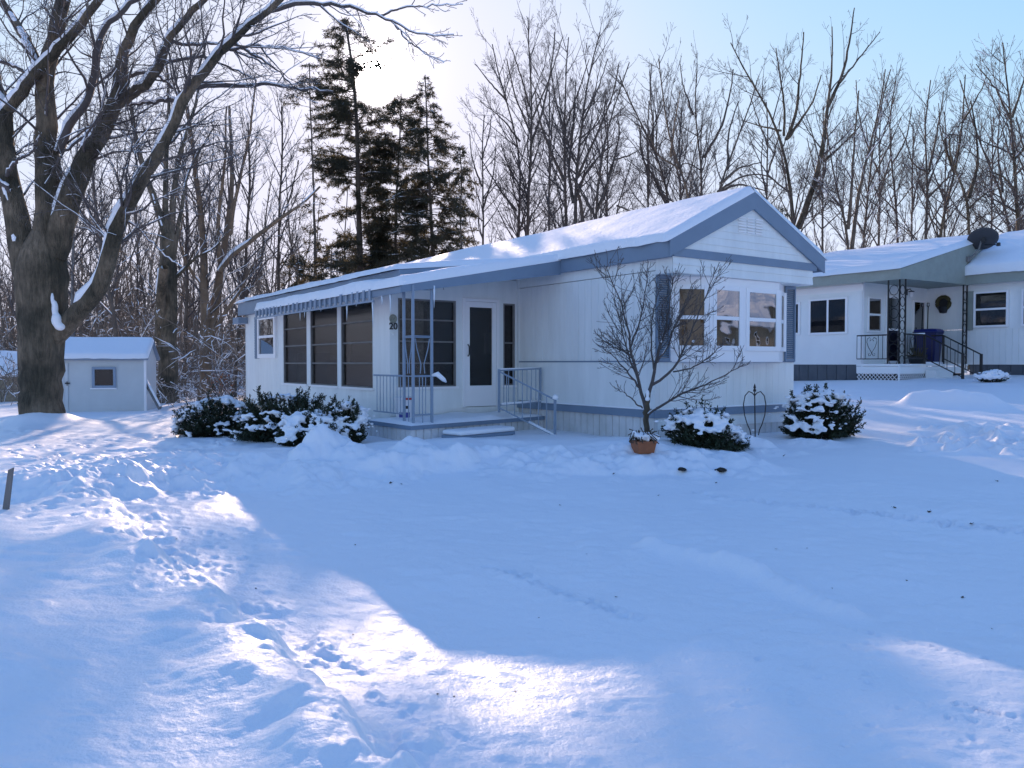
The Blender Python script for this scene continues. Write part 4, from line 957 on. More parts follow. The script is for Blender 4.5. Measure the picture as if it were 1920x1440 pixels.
def snow_tubes(P, R, rg, amt=.5, thick=.8, rmin=.0, sides=5, steep=.85):
    T = np.empty_like(P); T[:, :-1] = P[:, 1:] - P[:, :-1]; T[:, -1] = T[:, -2]; T = nrm(T)
    n, k = R.shape
    ph = rg.uniform(0, 60, (n, 1)); fl = np.clip((1 - np.abs(T[..., 2])) / (1 - steep * .8), 0, 1) ** .5
    nz = vnoise(ph + np.arange(k)[None] * .55, ph * 1.7, 5) + .5
    mk = np.clip((nz - (1 - amt)) * 4, 0, 1) * fl
    Rs = np.maximum(R * thick, rmin) * mk
    wv = np.array([-.30, -.42, 1.0]); upv = nrm(wv - T * (T @ wv)[..., None])     # snow was blown on from the front left
    return tubes(P + upv * (R * .55 + Rs * .35)[..., None], np.maximum(Rs, 1e-4), sides)
def strokes_to(S, d, rg, k=14, spread=.10, zb=None, wig=.0):
    """pixel polylines with widths -> P,R at depth d; side limbs drift in depth"""
    P, R = [], []
    for si, st in enumerate(S):
        pts, w0, w1 = st[:3]; off = st[3] if len(st) > 3 else (0.0 if si == 0 else None)
        L = math.hypot(pts[-1][0] - pts[0][0], pts[-1][1] - pts[0][1]) / F * d
        if off is None: off = rg.uniform(-1, 1) * L * .45
        n = len(pts); q = [at_depth(x, y, d + off * (i / (n - 1)) ** 1.3) for i, (x, y) in enumerate(pts)]
        q = resample(q, k); q[1:-1] += rg.normal(size=(k - 2, 3)) * wig
        P.append(q); R.append((w1 + (w0 - w1) * (1 - np.linspace(0, 1, k)) ** 1.25) / F * d / 2)
    return np.array(P), np.array(R)
def far_tree(name, label, S, d, seed, mbark='bark_far', snow=0.0, levels=((2.5, .46, 36, .35), (3.4, .5, 36, .30), (5.0, .55, 36, .2), (5.0, .55, 34, .15)), t0=.28, group=None, cat="tree", rmin=.006, lmax=4., extend=True):
    rg = np.random.default_rng(seed)
    S = [list(s) for s in S]
    x0, y0 = S[0][0][0]; zg = float(zbase(*(at_depth(x0, y0, d)[:2])))
    pb = _px(at_depth(x0, y0, d) * (1, 1, 0) + np.array([0, 0, zg - .1]))
    if extend and pb[1] > y0 + 3: S[0][0] = [(x0 + (x0 - S[0][0][1][0]) * .1, pb[1])] + list(S[0][0])
    P0, R0 = strokes_to(S, d, rg, wig=.012 * d / 40)
    base = P0[0, 0].copy(); base[2] = max(base[2], zg - .15)
    R0[0, 0] *= 1.25
    root = thing(name, label, cat, base, 0, group)
    v, q = tubes(P0, R0, 7); link_mesh("trunk", v - base, q, M[mbark], root, True)
    cur = (P0, R0); parts = []; sn = [] ; tt = t0
    if snow: sn.append(snow_tubes(P0, R0, rg, snow, .85, .02))
    for li, (de, ra, an, up) in enumerate(levels):
        kk = (7, 5, 4, 3)[min(li, 3)]
        nx = grow(*cur, rg, de, ra, an, up, kk, (.0125, .0125, .012, .012)[min(li, 3)], rmin, t0=tt, wob=(.10, .13, .15, .15)[min(li, 3)], lmax=lmax if li == 0 else 3.)
        if snow and li < 2: sn.append(snow_tubes(*nx, rg, snow, .9, .014, 4))
        parts.append(tubes(*nx, 3 if li else 4)); cur = nx; tt = .18
    v, q = join(parts); link_mesh("crown", v - base, q, M['twig'], root)
    if sn: v, q = join(sn); link_mesh("branch_snow", v - base, q, M['clump_snow'], root, True)
    return root
def _px(p):
    c = p - _eye; z = c @ _fw; return (960 + F * c[0] / z, 720 - F * (c @ _up) / z)

# ------------------------------------------------------------------ the big maple on the left
MAPLE = [
    ([(84, 812), (80, 770), (77, 700), (76, 600), (78, 540), (80, 480), (84, 440), (86, 400)], 86, 92, 0),
    ([(58, 520), (40, 455), (28, 394), (12, 320), (10, 277), (12, 233), (8, 195), (-12, 140), (-40, 60)], 50, 18, .8),
    ([(16, 205), (30, 186), (60, 145), (100, 102), (140, 58), (187, 0), (215, -50)], 20, 12, -.8),
    ([(86, 470), (96, 379), (90, 310), (87, 262), (85, 190), (88, 131), (111, 44), (122, -10), (130, -80)], 52, 20, .2),
    ([(85, 175), (73, 128), (45, 70), (9, 9), (-20, -40)], 22, 12, 1.2),
    ([(98, 480), (117, 408), (140, 345), (163, 292), (201, 230), (222, 187), (227, 140), (227, 96), (248, 52), (292, 0), (320, -40)], 50, 11, -.5),
    ([(222, 195), (240, 180), (271, 163), (300, 122), (315, 73), (359, 23), (400, -20)], 20, 9, -1.0),
    ([(110, 285), (128, 233), (150, 208), (169, 187), (181, 96), (192, 52), (248, 6), (290, -25)], 18, 9, .9),
    ([(92, 640), (122, 613), (155, 580), (194, 535), (205, 472), (222, 410), (257, 350), (303, 280), (335, 204), (359, 163), (385, 128), (437, 70), (500, 23), (530, -6)], 38, 10, -1.6),
    ([(505, 20), (519, 14), (562, 5), (653, 11), (714, 29), (747, 47), (790, 69), (851, 65)], 10, 2, -.4),
    ([(714, 29), (760, 14), (810, 10), (868, 8)], 4, 1.5, .2),
    ([(740, 44), (765, 80), (800, 100), (832, 118)], 3.5, 1.5, .2),
    ([(359, 163), (400, 159), (450, 160), (500, 158), (560, 165), (625, 172)], 11, 3, .7),
    ([(345, 190), (310, 188), (262, 195), (228, 200)], 10, 4, .3),
    ([(228, 195), (200, 225), (150, 260), (112, 292), (85, 345)], 10, 3, -.5),
    ([(227, 150), (260, 138), (290, 137), (320, 160), (345, 190)], 8, 4, .6),
    ([(385, 128), (420, 95), (470, 85), (540, 90), (600, 110)], 7, 2.5, -.8),
    ([(430, 76), (470, 100), (520, 130), (555, 170)], 6, 2, .9),
    ([(315, 73), (350, 85), (400, 80), (450, 100), (500, 120)], 7, 2.5, 1.1),
    ([(300, 122), (340, 110), (380, 105), (430, 125), (480, 150)], 7, 2.5, .5),
    ([(222, 410), (250, 420), (300, 470), (340, 500)], 5, 1.5, .5),
    ([(210, 465), (240, 450), (260, 420), (268, 390)], 4, 1.5, -.4),
    ([(205, 472), (185, 440), (150, 425), (120, 430)], 5, 1.5, .6),
    ([(60, 145), (20, 120), (-10, 115), (-60, 100)], 8, 4, -.3),
    ([(12, 330), (30, 300), (60, 285), (75, 255)], 7, 3, -.7),
    ([(20, 360), (-10, 330), (-50, 320), (-90, 280)], 10, 5, -.7),
    ([(187, 0), (240, -30), (320, -60), (420, -70)], 9, 4, -.9), ([(530, -6), (600, -50), (700, -70)], 9, 4, -.2),
    ([(400, -20), (480, -40), (560, -45), (640, -20)], 7, 3, .8),
]
def build_maple():
    rg = np.random.default_rng(21); d = 17.5
    P, R = strokes_to(MAPLE, d, rg, k=22, wig=.015)
    R[0] = np.interp(np.linspace(0, 1, 22), [0, .05, .2, .5, .72, .86, 1], np.array([96, 80, 71, 78, 86, 70, 12]) / F * d / 2)
    R[1:6] *= np.linspace(1.05, 1, 22)[None]
    base = np.array([P[0, 0, 0], P[0, 0, 1], gz(*P[0, 0, :2]) - .25])
    root = thing("maple_tree", "huge bare maple with thick forked trunk and snow lined limbs at left", "tree", base)
    # trunk with an uneven outline
    v, q = tubes(P[:1], R[:1], 40); c = np.repeat(resample(P[0], 22), 40, 0)[:len(v)]
    ang = np.arctan2(v[:, 1] - c[:, 1], v[:, 0] - c[:, 0]); rad = 1 + .07 * vnoise(ang * 1.6 + 9, v[:, 2] * .7, 3) * 2 + .05 * fbm(ang * 4, v[:, 2] * 1.3, 3, 8) + .10 * np.cos(ang * 3 + .6) * np.clip(1 - (v[:, 2] - base[2]) / 1.0, 0, 1)
    v = c + (v - c) * rad[:, None]
    link_mesh("trunk", v - base, q, M['bark'], root, True)
    big = R[:, 0] > 9 / F * d
    big[0] = False
    v, q = tubes(P[big], R[big], 12); nz = fbm(v[:, 0] * 3 + v[:, 2] * 2, v[:, 1] * 3 - v[:, 2] * 2.5, 3, 14)[:, None]
    cc = np.repeat(P[big].reshape(-1, 3), 12, 0); v = cc + (v - cc) * (1 + .22 * nz)
    link_mesh("limb", v - base, q, M['bark'], root, True)
    parts = [tubes(P[~big][1:], R[~big][1:], 6)]; sn = [snow_tubes(P[1:], R[1:], rg, .82, .74, .015, 8, .95)]
    l1 = grow(P[1:], R[1:], rg, 4.0, .55, 44, .2, 8, .013, .006, t0=.22, wob=.16, lmax=2.6, droop=.03)
    l2 = grow(*l1, rg, 5.0, .5, 44, .12, 6, .010, .0045, t0=.12, wob=.18, lmax=1.2, droop=.05)
    l3 = grow(*l2, rg, 7.0, .55, 44, .1, 4, .010, .0038, t0=.1, wob=.18, lmax=.65)
    l4 = grow(*l3, rg, 5.0, .6, 40, .1, 3, .010, .0032, t0=.1, wob=.2, lmax=.35)
    sn.append(snow_tubes(*l1, rg, .55, .85, .008, 5, .8)); sn.append(snow_tubes(*l2, rg, .4, .9, .006, 4, .7))
    parts += [tubes(*l1, 5), tubes(*l2, 4), tubes(*l3, 3), tubes(*l4, 3)]
    v, q = join(parts); link_mesh("crown", v - base, q, M['twig'], root)
    v, q = join(sn); link_mesh("branch_snow", v - base, q, M['clump_snow'], root, True)
    # snow lodged in the crotches
    B = []
    for px, py, w_, h_, dd_ in ((103, 580, 12, 34, .34), (106, 600, 16, 24, .34), (113, 612, 18, 14, .30), (122, 607, 14, 9, .25), (132, 597, 12, 8, .2), (142, 586, 10, 8, .18), (98, 560, 6, 24, .38)):
        c_ = at_depth(px, py, d - dd_ + .07); B.append((c_, w_ / F * d * .5, h_ / F * d * .5))
    blobs("crotch_snow", B, base, root, .022)
    return root
def blobs(name, B, base, parent, vox, m='clump_snow', flat=1.0, smooth=4):
    """snow heaped up from overlapping lumps (c, horizontal radius, vertical radius), fused by a remesh"""
    n, k = 10, 6; V, Q = [], []; o = 0
    th = np.linspace(0, math.pi, k + 1); ph = np.arange(n) * 2 * math.pi / n
    sx = np.stack([np.outer(np.sin(th), np.cos(ph)), np.outer(np.sin(th), np.sin(ph)), np.outer(np.cos(th), np.ones(n))], -1).reshape(-1, 3)
    i, j = np.meshgrid(np.arange(k), np.arange(n), indexing='ij')
    q0 = np.stack([i * n + j, (i + 1) * n + j, (i + 1) * n + (j + 1) % n, i * n + (j + 1) % n], -1).reshape(-1, 4)
    for c_, r_, rz_ in B:
        V.append(sx * (r_, r_, rz_) * (1 + .12 * RNG.normal(size=(1, 1))) + np.asarray(c_) - base); Q.append(q0 + o); o += len(sx)
    ob = link_mesh(name, np.concatenate(V), np.concatenate(Q), M[m], parent, True)
    rm = ob.modifiers.new("remesh", 'REMESH'); rm.mode = 'VOXEL'; rm.voxel_size = vox; rm.use_smooth_shade = True
    sm = ob.modifiers.new("smooth", 'SMOOTH'); sm.iterations = smooth; sm.factor = .5
    return ob
build_maple()

# ------------------------------------------------------------------ bare trees, left to right
far_tree("bare_tree", "bare tree with twin snow flecked trunks right of the shed", [
    ([(316, 735), (315, 640), (317, 560), (317, 490), (316, 440)], 38, 30), ([(314, 450), (300, 410), (289, 365), (262, 306), (254, 248), (240, 170), (235, 80)], 15, 4), ([(316, 445), (309, 379), (312, 292), (318, 200), (310, 90)], 13, 4),
    ([(320, 450), (325, 390), (330, 320), (344, 262), (367, 204), (380, 120)], 14, 4), ([(326, 480), (342, 380), (352, 320), (400, 240)], 10, 3), ([(300, 640), (301, 560), (308, 500)], 20, 16), ([(330, 520), (370, 480), (400, 470), (430, 430)], 7, 2)], 33, 101, 'bark', .55, group=None)
far_tree("bare_tree", "brown forked tree with long limb reaching right, left of the home's far end", [
    ([(384, 727), (388, 680), (389, 640), (384, 590), (380, 519), (386, 463), (372, 380), (365, 290), (350, 200)], 24, 6), ([(390, 650), (405, 574), (411, 505), (428, 435), (433, 380), (436, 300), (430, 200)], 20, 5), ([(412, 510), (433, 474), (480, 447), (519, 411), (559, 390), (600, 350)], 12, 4),
    ([(412, 490), (407, 480), (410, 400), (422, 307), (425, 200)], 9, 3), ([(432, 440), (436, 397), (455, 310), (472, 235), (480, 150)], 8, 3), ([(395, 630), (430, 575), (455, 540), (470, 500), (490, 480)], 10, 3), ([(385, 540), (350, 500), (335, 450), (345, 400)], 7, 2)], 36, 102, 'bark_tan', .5)
far_tree("bare_tree", "thin dark leaning trunk above the shed roof", [([(222, 640), (211, 560), (192, 505), (178, 380), (172, 300), (160, 200)], 11, 4), ([(205, 545), (240, 500), (262, 440), (290, 400)], 5, 2)], 31, 103, 'bark_far', .4)
far_tree("bare_tree", "slender pale grey tree just right of the maple trunk", [([(136, 570), (137, 480), (138, 400), (140, 320), (150, 220)], 9, 3)], 38, 104, 'wood_grey', .2)
far_tree("bare_tree", "slim tree between the long reaching limb and the thin evergreen", [([(520, 560), (525, 470), (522, 380), (532, 300), (528, 200)], 7, 3), ([(523, 420), (545, 370), (560, 300)], 4, 2)], 42, 105, 'bark_far', .3)
far_tree("bare_tree", "slim tree behind twin snow flecked trunks", [([(345, 680), (352, 560), (348, 470), (352, 380), (340, 250)], 9, 3), ([(350, 500), (380, 440), (385, 380)], 4, 2)], 41, 106, 'bark_far', .4)
far_tree("bare_tree", "thin tree standing close to the home's far corner", [([(440, 680), (452, 590), (460, 520), (462, 430), (470, 350), (465, 230)], 9, 3), ([(455, 570), (490, 500), (520, 470)], 5, 2)], 40, 107, 'bark_far', .4)
far_tree("bare_tree", "thin tree between maple trunk and left edge of frame", [([(38, 700), (36, 600), (30, 520), (25, 450), (20, 330)], 9, 3)], 33, 108, 'bark_far', .3)
# right of the evergreens
LV = ((2.2, .50, 38, .38), (3.1, .5, 36, .35), (4.8, .55, 36, .25), (4.4, .55, 34, .2))
far_tree("bare_tree", "tall straight bare tree right of the evergreens, tallest behind roof", [([(988, 447), (992, 333), (1000, 240), (993, 133), (990, 33)], 11, 2), ([(996, 270), (1020, 200), (1035, 120), (1040, 60)], 5, 2), ([(995, 250), (965, 180), (950, 110)], 4, 2), ([(997, 225), (1030, 150), (1055, 70)], 4, 1.5), ([(993, 200), (970, 120), (955, 80)], 4, 1.5)], 44, 201, 'bark_far', 0, LV, .3)
far_tree("bare_tree", "bare tree leaning left beside the tall straight one behind roof", [([(972, 447), (968, 400), (978, 340), (983, 300), (963, 233), (933, 140), (923, 83)], 8, 2), ([(968, 395), (940, 360), (915, 320), (898, 290)], 5, 1.5), ([(975, 265), (940, 220), (900, 190)], 4, 1.5), ([(950, 190), (915, 150), (890, 120)], 4, 1.5)], 45, 202, 'bark_far', 0, LV, .3)
far_tree("bare_tree", "thick upright bare trunk, left of a close pair behind roof", [([(1062, 430), (1057, 333), (1060, 233), (1060, 133), (1066, 70)], 11, 2), ([(1058, 340), (1030, 280), (1010, 220), (1003, 170)], 7, 2), ([(1060, 240), (1085, 170), (1105, 110)], 4, 1.5), ([(1059, 250), (1040, 180), (1030, 110)], 4, 1.5)], 40, 203, 'bark_far', 0, LV, .25)
far_tree("bare_tree", "dark multi stemmed bare tree, right of a close pair behind roof", [([(1078, 427), (1077, 360), (1090, 233), (1100, 150), (1125, 60)], 13, 2), ([(1080, 370), (1100, 320), (1125, 290), (1150, 270)], 7, 2), ([(1075, 380), (1064, 320), (1075, 240), (1080, 150)], 7, 2), ([(1092, 230), (1120, 170), (1140, 110)], 4, 1.5), ([(1078, 340), (1115, 260), (1150, 180), (1160, 120)], 6, 2), ([(1093, 425), (1090, 390), (1085, 365)], 8, 6)], 39, 204, 'bark_far', 0, LV, .25)
far_tree("bare_tree", "bare tree with several curved stems from one base above the roof slope", [([(1117, 417), (1118, 370), (1120, 317), (1137, 267), (1147, 200), (1165, 160), (1180, 117)], 9, 2), ([(1112, 400), (1093, 367), (1080, 340), (1060, 330)], 6, 2), ([(1120, 395), (1143, 333), (1153, 293), (1163, 250), (1158, 220)], 6, 2), ([(1150, 300), (1185, 290), (1205, 275)], 4, 1.5)], 38, 205, 'bark_far', 0, LV, .25)
far_tree("bare_tree", "small crooked bare tree with drooping side branches above the roof", [([(1153, 412), (1155, 373), (1168, 350), (1180, 327), (1185, 300)], 6, 2), ([(1156, 385), (1180, 395), (1200, 400)], 4, 1.5)], 37, 206, 'bark_far', 0, LV, .25)
far_tree("bare_tree", "bare tree with two stems sweeping left in a narrow fork", [([(1257, 388), (1257, 360), (1240, 310), (1220, 267), (1193, 207), (1170, 177), (1160, 140)], 9, 2), ([(1253, 387), (1233, 350), (1227, 330), (1203, 300), (1200, 267), (1203, 230)], 6, 2), ([(1225, 280), (1225, 230), (1218, 170), (1222, 120)], 4, 1.5)], 39, 207, 'bark_far', 0, LV, .3)
far_tree("bare_tree", "bare tree with one pale stem curving left above the roof", [([(1298, 380), (1293, 343), (1275, 318), (1260, 300), (1253, 250), (1243, 180), (1235, 110)], 8, 2), ([(1258, 295), (1265, 230), (1275, 170)], 4, 1.5), ([(1280, 325), (1270, 312), (1235, 295), (1215, 250)], 4, 1.5)], 38, 208, 'bark_tan', 0, LV, .3)
far_tree("bare_tree", "bare tree forked like a Y left of the roof peak", [([(1312, 377), (1318, 333), (1320, 293), (1308, 260), (1297, 230), (1303, 183), (1307, 130)], 9, 2), ([(1320, 295), (1353, 240), (1367, 187), (1375, 130)], 6, 2), ([(1316, 320), (1290, 305), (1270, 310)], 3, 1.5), ([(1300, 215), (1280, 160), (1275, 120)], 4, 1.5)], 40, 209, 'bark_far', 0, LV, .28)
far_tree("bare_tree", "bare tree with low arching branches just left of the roof peak", [([(1337, 372), (1360, 327), (1377, 267), (1400, 225), (1420, 150)], 10, 2), ([(1340, 368), (1375, 345), (1410, 350), (1440, 360)], 6, 2), ([(1350, 345), (1385, 315), (1425, 305)], 6, 2), ([(1365, 315), (1365, 250), (1385, 190)], 5, 2), ([(1345, 360), (1390, 330), (1430, 325), (1455, 340)], 5, 2)], 36, 210, 'bark_far', 0, LV, .25)
far_tree("bare_tree", "great bare tree forked in a wide V right of the roof peak", [([(1492, 432), (1487, 400), (1477, 333), (1472, 267), (1463, 240), (1423, 173), (1383, 117), (1370, 80)], 13, 2), ([(1497, 428), (1512, 390), (1523, 360), (1540, 300), (1547, 233), (1558, 160), (1562, 90), (1560, 50)], 13, 2), ([(1474, 262), (1493, 217), (1500, 143), (1507, 60)], 7, 2), ([(1477, 260), (1495, 235), (1525, 190), (1540, 140)], 6, 2), ([(1552, 200), (1583, 133), (1597, 50), (1602, 15)], 7, 2), ([(1470, 255), (1472, 200), (1460, 130), (1455, 90)], 5, 2), ([(1542, 305), (1575, 275), (1610, 240), (1630, 210)], 5, 2), ([(1575, 155), (1610, 110), (1650, 60)], 4, 1.5), ([(1525, 372), (1545, 360), (1560, 355)], 4, 1.5), ([(1465, 245), (1420, 235), (1390, 225)], 4, 1.5)], 37, 211, 'bark', 0, LV, .3)
far_tree("bare_tree", "bare tree with three stems and snow at its base fork above neighbour's roof", [([(1593, 470), (1590, 433), (1567, 350), (1557, 300), (1550, 240)], 10, 2), ([(1597, 468), (1606, 400), (1608, 367), (1633, 267), (1650, 200), (1660, 130)], 8, 2), ([(1590, 430), (1598, 333), (1603, 250), (1610, 170)], 7, 2), ([(1630, 280), (1610, 220), (1605, 150)], 4, 1.5)], 36, 212, 'bark_far', .5, LV, .3)
far_tree("bare_tree", "slim bare tree right of the three stemmed tree over neighbour's roof", [([(1617, 467), (1622, 417), (1633, 317), (1640, 260), (1655, 170), (1670, 130)], 7, 2), ([(1628, 350), (1655, 300), (1690, 220)], 4, 1.5)], 38, 213, 'bark_far', .2, LV, .3)
far_tree("bare_tree", "thin wavy bare tree midway along neighbour's roof", [([(1683, 460), (1683, 400), (1670, 300), (1665, 240), (1672, 180), (1680, 150)], 7, 2), ([(1672, 310), (1700, 260), (1710, 200)], 4, 1.5), ([(1683, 400), (1655, 370), (1640, 355)], 3, 1.5)], 39, 214, 'bark_far', .2, LV, .25)
far_tree("bare_tree", "thick grey bare trunk left of the satellite dish", [([(1735, 456), (1740, 367), (1743, 317), (1727, 250), (1740, 190), (1745, 150)], 10, 2), ([(1742, 325), (1715, 310), (1700, 290)], 5, 1.5), ([(1742, 320), (1757, 250), (1770, 170)], 5, 1.5), ([(1740, 370), (1780, 330), (1810, 325)], 5, 1.5)], 37, 215, 'bark_far', .3, LV, .25)
far_tree("bare_tree", "bare tree leaning right directly behind the satellite dish", [([(1757, 456), (1783, 350), (1797, 300), (1807, 217), (1810, 140)], 10, 2), ([(1790, 325), (1770, 270), (1775, 250), (1800, 255)], 6, 2), ([(1805, 230), (1840, 170), (1850, 140)], 4, 1.5)], 37, 216, 'bark', .3, LV, .25)
far_tree("bare_tree", "gnarled bare tree with twisted limbs right of the satellite dish", [([(1817, 450), (1817, 367), (1800, 327), (1775, 300), (1765, 275), (1780, 255)], 10, 3), ([(1817, 370), (1835, 310), (1830, 240), (1820, 190)], 7, 2), ([(1816, 390), (1850, 360), (1880, 350)], 4, 1.5)], 36, 217, 'bark', .3, LV, .25)
far_tree("bare_tree", "bare tree leaning left toward the dish, near the right edge", [([(1897, 440), (1883, 367), (1850, 300), (1817, 217), (1800, 150)], 8, 2), ([(1880, 360), (1870, 280), (1875, 200)], 5, 1.5)], 39, 218, 'bark_far', .2, LV, .25)
far_tree("bare_tree", "tall dense bare tree at the right edge of frame", [([(1912, 440), (1900, 300), (1897, 217), (1885, 130), (1880, 80)], 13, 2), ([(1898, 230), (1870, 170), (1830, 120)], 5, 1.5), ([(1898, 220), (1920, 150), (1935, 80)], 5, 1.5), ([(1900, 300), (1935, 260), (1960, 200)], 6, 2), ([(1906, 360), (1880, 330), (1850, 320)], 5, 2)], 35, 219, 'bark', .3, LV, .25)
far_tree("bare_tree", "bare tree beyond the right edge with branches entering the frame", [([(1960, 450), (1955, 330), (1945, 230), (1950, 130)], 11, 3), ([(1955, 330), (1920, 280), (1905, 220)], 6, 2)], 37, 220, 'bark_far', .2, LV, .25)

# slim trees of the row behind: copies of one kind, each turned and scaled
first = None
for k, (px, top) in enumerate(((905, 210), (1030, 150), (1140, 190), (1215, 190), (1275, 200), (1440, 190), (1545, 200), (1650, 190), (1712, 230), (1775, 210), (1862, 220), (1925, 190), (255, 320), (190, 340))):
    d_ = 50 + (k * 7) % 9
    if first is None:
        first = far_tree("slim_tree", "slim bare tree standing farther back in the row of trees", [([(905, 470), (907, 380), (902, 290), (908, 215)], 7, 2), ([(906, 390), (925, 330), (930, 270)], 4, 1.5), ([(904, 350), (885, 300), (880, 250)], 4, 1.5), ([(903, 300), (918, 250), (922, 215)], 3, 1.5)], d_, 240, 'bark_far', .15, LV, .3, "slim bare trees farther back in the row"); h0 = at_depth(905, 215, d_)[2] - first.location.z
        continue
    r = first.copy(); COL.objects.link(r); p = at_depth(px, top, d_); r.location = (p[0], p[1], float(zbase(p[0], p[1])) - .1); r.rotation_euler = (0, 0, k * 1.7); sc_ = (p[2] - r.location.z) / h0; r.scale = (sc_,) * 3
    for ch in first.children: c = ch.copy(); COL.objects.link(c); c.parent = r
# ------------------------------------------------------------------ evergreens
def sprays(P, rg, dens, ln, wd, t0=.15, droop=.25):
    n, k, _ = P.shape; L = np.linalg.norm(np.diff(P, axis=1), axis=2).sum(1)
    cnt = rg.poisson(dens * L); idx = np.repeat(np.arange(n), cnt); m = len(idx)
    t = np.minimum(t0 + (1 - t0) * rg.random(m), .99); f = t * (k - 1); i = f.astype(int); fr = (f - i)[:, None]
    p = P[idx, i] * (1 - fr) + P[idx, i + 1] * fr; T = nrm(P[idx, i + 1] - P[idx, i])
    D = nrm(T * .7 + rg.normal(size=(m, 3)) * .6 + np.array([0, 0, -droop])); Wd = nrm(np.cross(D, rg.normal(size=(m, 3))))
    l = ln * rg.uniform(.6, 1.4, m)[:, None]; w_ = wd * rg.uniform(.6, 1.4, m)[:, None]
    V = np.stack([p - Wd * w_ * .25, p + D * l * .5 - Wd * w_ * .5, p + D * l, p + D * l * .5 + Wd * w_ * .5], 1)
    return V.reshape(-1, 3), np.arange(m * 4).reshape(m, 4)
def evergreen(name, label, S, d, seed, env, dens=3.2, sdens=26, ln=.26, wd=.055, up=-.05, snow=0.0, ang=75, twig=5.5, gap=.0, cat="evergreen tree"):
    """env: list of (row px, half width px) giving the crown outline"""
    rg = np.random.default_rng(seed); S = [list(s) for s in S]
    x0, y0 = S[0][0][0]; zg = float(zbase(*(at_depth(x0, y0, d)[:2]))); pb = _px(at_depth(x0, y0, d) * (1, 1, 0) + np.array([0, 0, zg - .1]))
    if pb[1] > y0 + 3: S[0][0] = [(x0, pb[1])] + list(S[0][0])
    P0, R0 = strokes_to(S, d, rg, k=24, wig=.01); base = P0[0, 0].copy()
    root = thing(name, label, cat, base)
    v, q = tubes(P0, R0, 8); link_mesh("trunk", v - base, q, M['bark_far'], root, True)
    L = np.linalg.norm(np.diff(P0[0], axis=0), axis=1).sum(); n = int(L * dens * 4)
    t = rg.random(n); f = t * 23 * .999; i = f.astype(int); fr = (f - i)[:, None]; p = P0[0, i] * (1 - fr) + P0[0, i + 1] * fr
    rows = np.array([_px(a)[1] for a in p]); ee = np.array(sorted(env)); hw = np.interp(rows, ee[:, 0], ee[:, 1], left=0, right=0) / F * d
    keep = (hw > .05) & (vnoise(rows * .045, rows * 0 + seed, 2) + .5 > gap * rg.random(n) * 1.3); p, hw = p[keep], hw[keep]; n = len(p)
    az = rg.uniform(0, 6.283, n); D = np.stack([np.cos(az), np.sin(az), rg.normal(.10, .16, n)], 1)
    ln_ = hw * rg.uniform(.55, 1.12, n); k = 7; out = np.empty((n, k, 3)); out[:, 0] = p
    for j in range(1, k): out[:, j] = out[:, j - 1] + nrm(D) * (ln_ / (k - 1))[:, None]; D[:, 2] += up; D += rg.normal(size=D.shape) * .07
    R1 = np.maximum(.012 * ln_[:, None] * np.linspace(1, .3, k)[None], .006)
    l2 = grow(out, R1, rg, twig, .30, 50, -.02, 4, .012, .005, t0=.25, wob=.12, lmax=1.0, flat=.5)
    v, q = join([tubes(out, R1, 4), tubes(*l2, 3)])
    def sun_dist(c): c = c - _eye; z = c @ _fw; return np.hypot(960 + F * c[:, 0] / z - 706, (720 - F * (c @ _up) / z - 166) * 1.05)
    q = q[sun_dist(v[q].mean(1)) > 46]; link_mesh("branch", v - base, q, M['twig'], root)
    def open_gap(V, Q):       # ragged gap cut round the sun's line of sight, in place of its bloom
        c = V.reshape(-1, 4, 3).mean(1) - _eye; z = c @ _fw; px = 960 + F * c[:, 0] / z; py = 720 - F * (c @ _up) / z
        keep = np.hypot(px - 706, (py - 166) * 1.05) > 36 + 8 * rg.random(len(c)); V = V.reshape(-1, 4, 3)[keep].reshape(-1, 3); return V, np.arange(len(V)).reshape(-1, 4)
    v, q = open_gap(*join([sprays(out, rg, sdens * 2.2, ln * .75, wd * .62, .3), sprays(l2[0], rg, sdens * 2.4, ln * .75, wd * .62, .1)])); link_mesh("needles", v - base, q, M['needle'], root)
    if snow: v, q = join([snow_tubes(out, R1 * 1.5, rg, snow, 1.0, .035, 5), snow_tubes(*l2, rg, snow * .6, 1.0, .02, 4)]); q = q[sun_dist(v[q].mean(1)) > 46]; link_mesh("branch_snow", v - base, q, M['clump_snow'], root, True)
    return root
evergreen("pine_tree", "tall pine with a thick straight trunk under the sun", [([(676, 515), (674, 430), (671, 325), (669, 217), (660, 120), (648, 40)], 17, 4)], 43, 301, [(30, 10), (60, 58), (110, 80), (170, 92), (215, 100), (260, 96), (330, 84), (400, 62), (440, 75), (520, 90)], 4.5, 27, .30, .05, gap=.12, snow=.15)
evergreen("pine_tree", "dense dark conical evergreen right of the sun, behind the roof", [([(812, 480), (808, 400), (803, 300), (800, 210), (797, 140)], 13, 2)], 41, 302, [(135, 3), (160, 14), (200, 36), (250, 52), (300, 72), (350, 92), (400, 84), (470, 80), (500, 90)], 5.0, 28, .28, .05, snow=.3, up=-.09)
evergreen("pine_tree", "dark evergreen between pine trunk and conical evergreen", [([(742, 505), (742, 420), (745, 330), (750, 260), (752, 175)], 10, 2)], 44, 303, [(165, 8), (230, 46), (330, 66), (400, 70), (450, 72), (510, 80)], 4.8, 28, .28, .05, snow=.25)
evergreen("pine_tree", "thin scraggly evergreen left of the thick pine trunk", [([(592, 525), (590, 430), (586, 289), (582, 217), (580, 118)], 8, 2)], 40, 304, [(112, 6), (150, 40), (200, 46), (240, 30), (285, 34), (300, 18), (380, 22), (420, 34), (520, 38)], 2.2, 20, .26, .05, gap=.4, snow=.2)
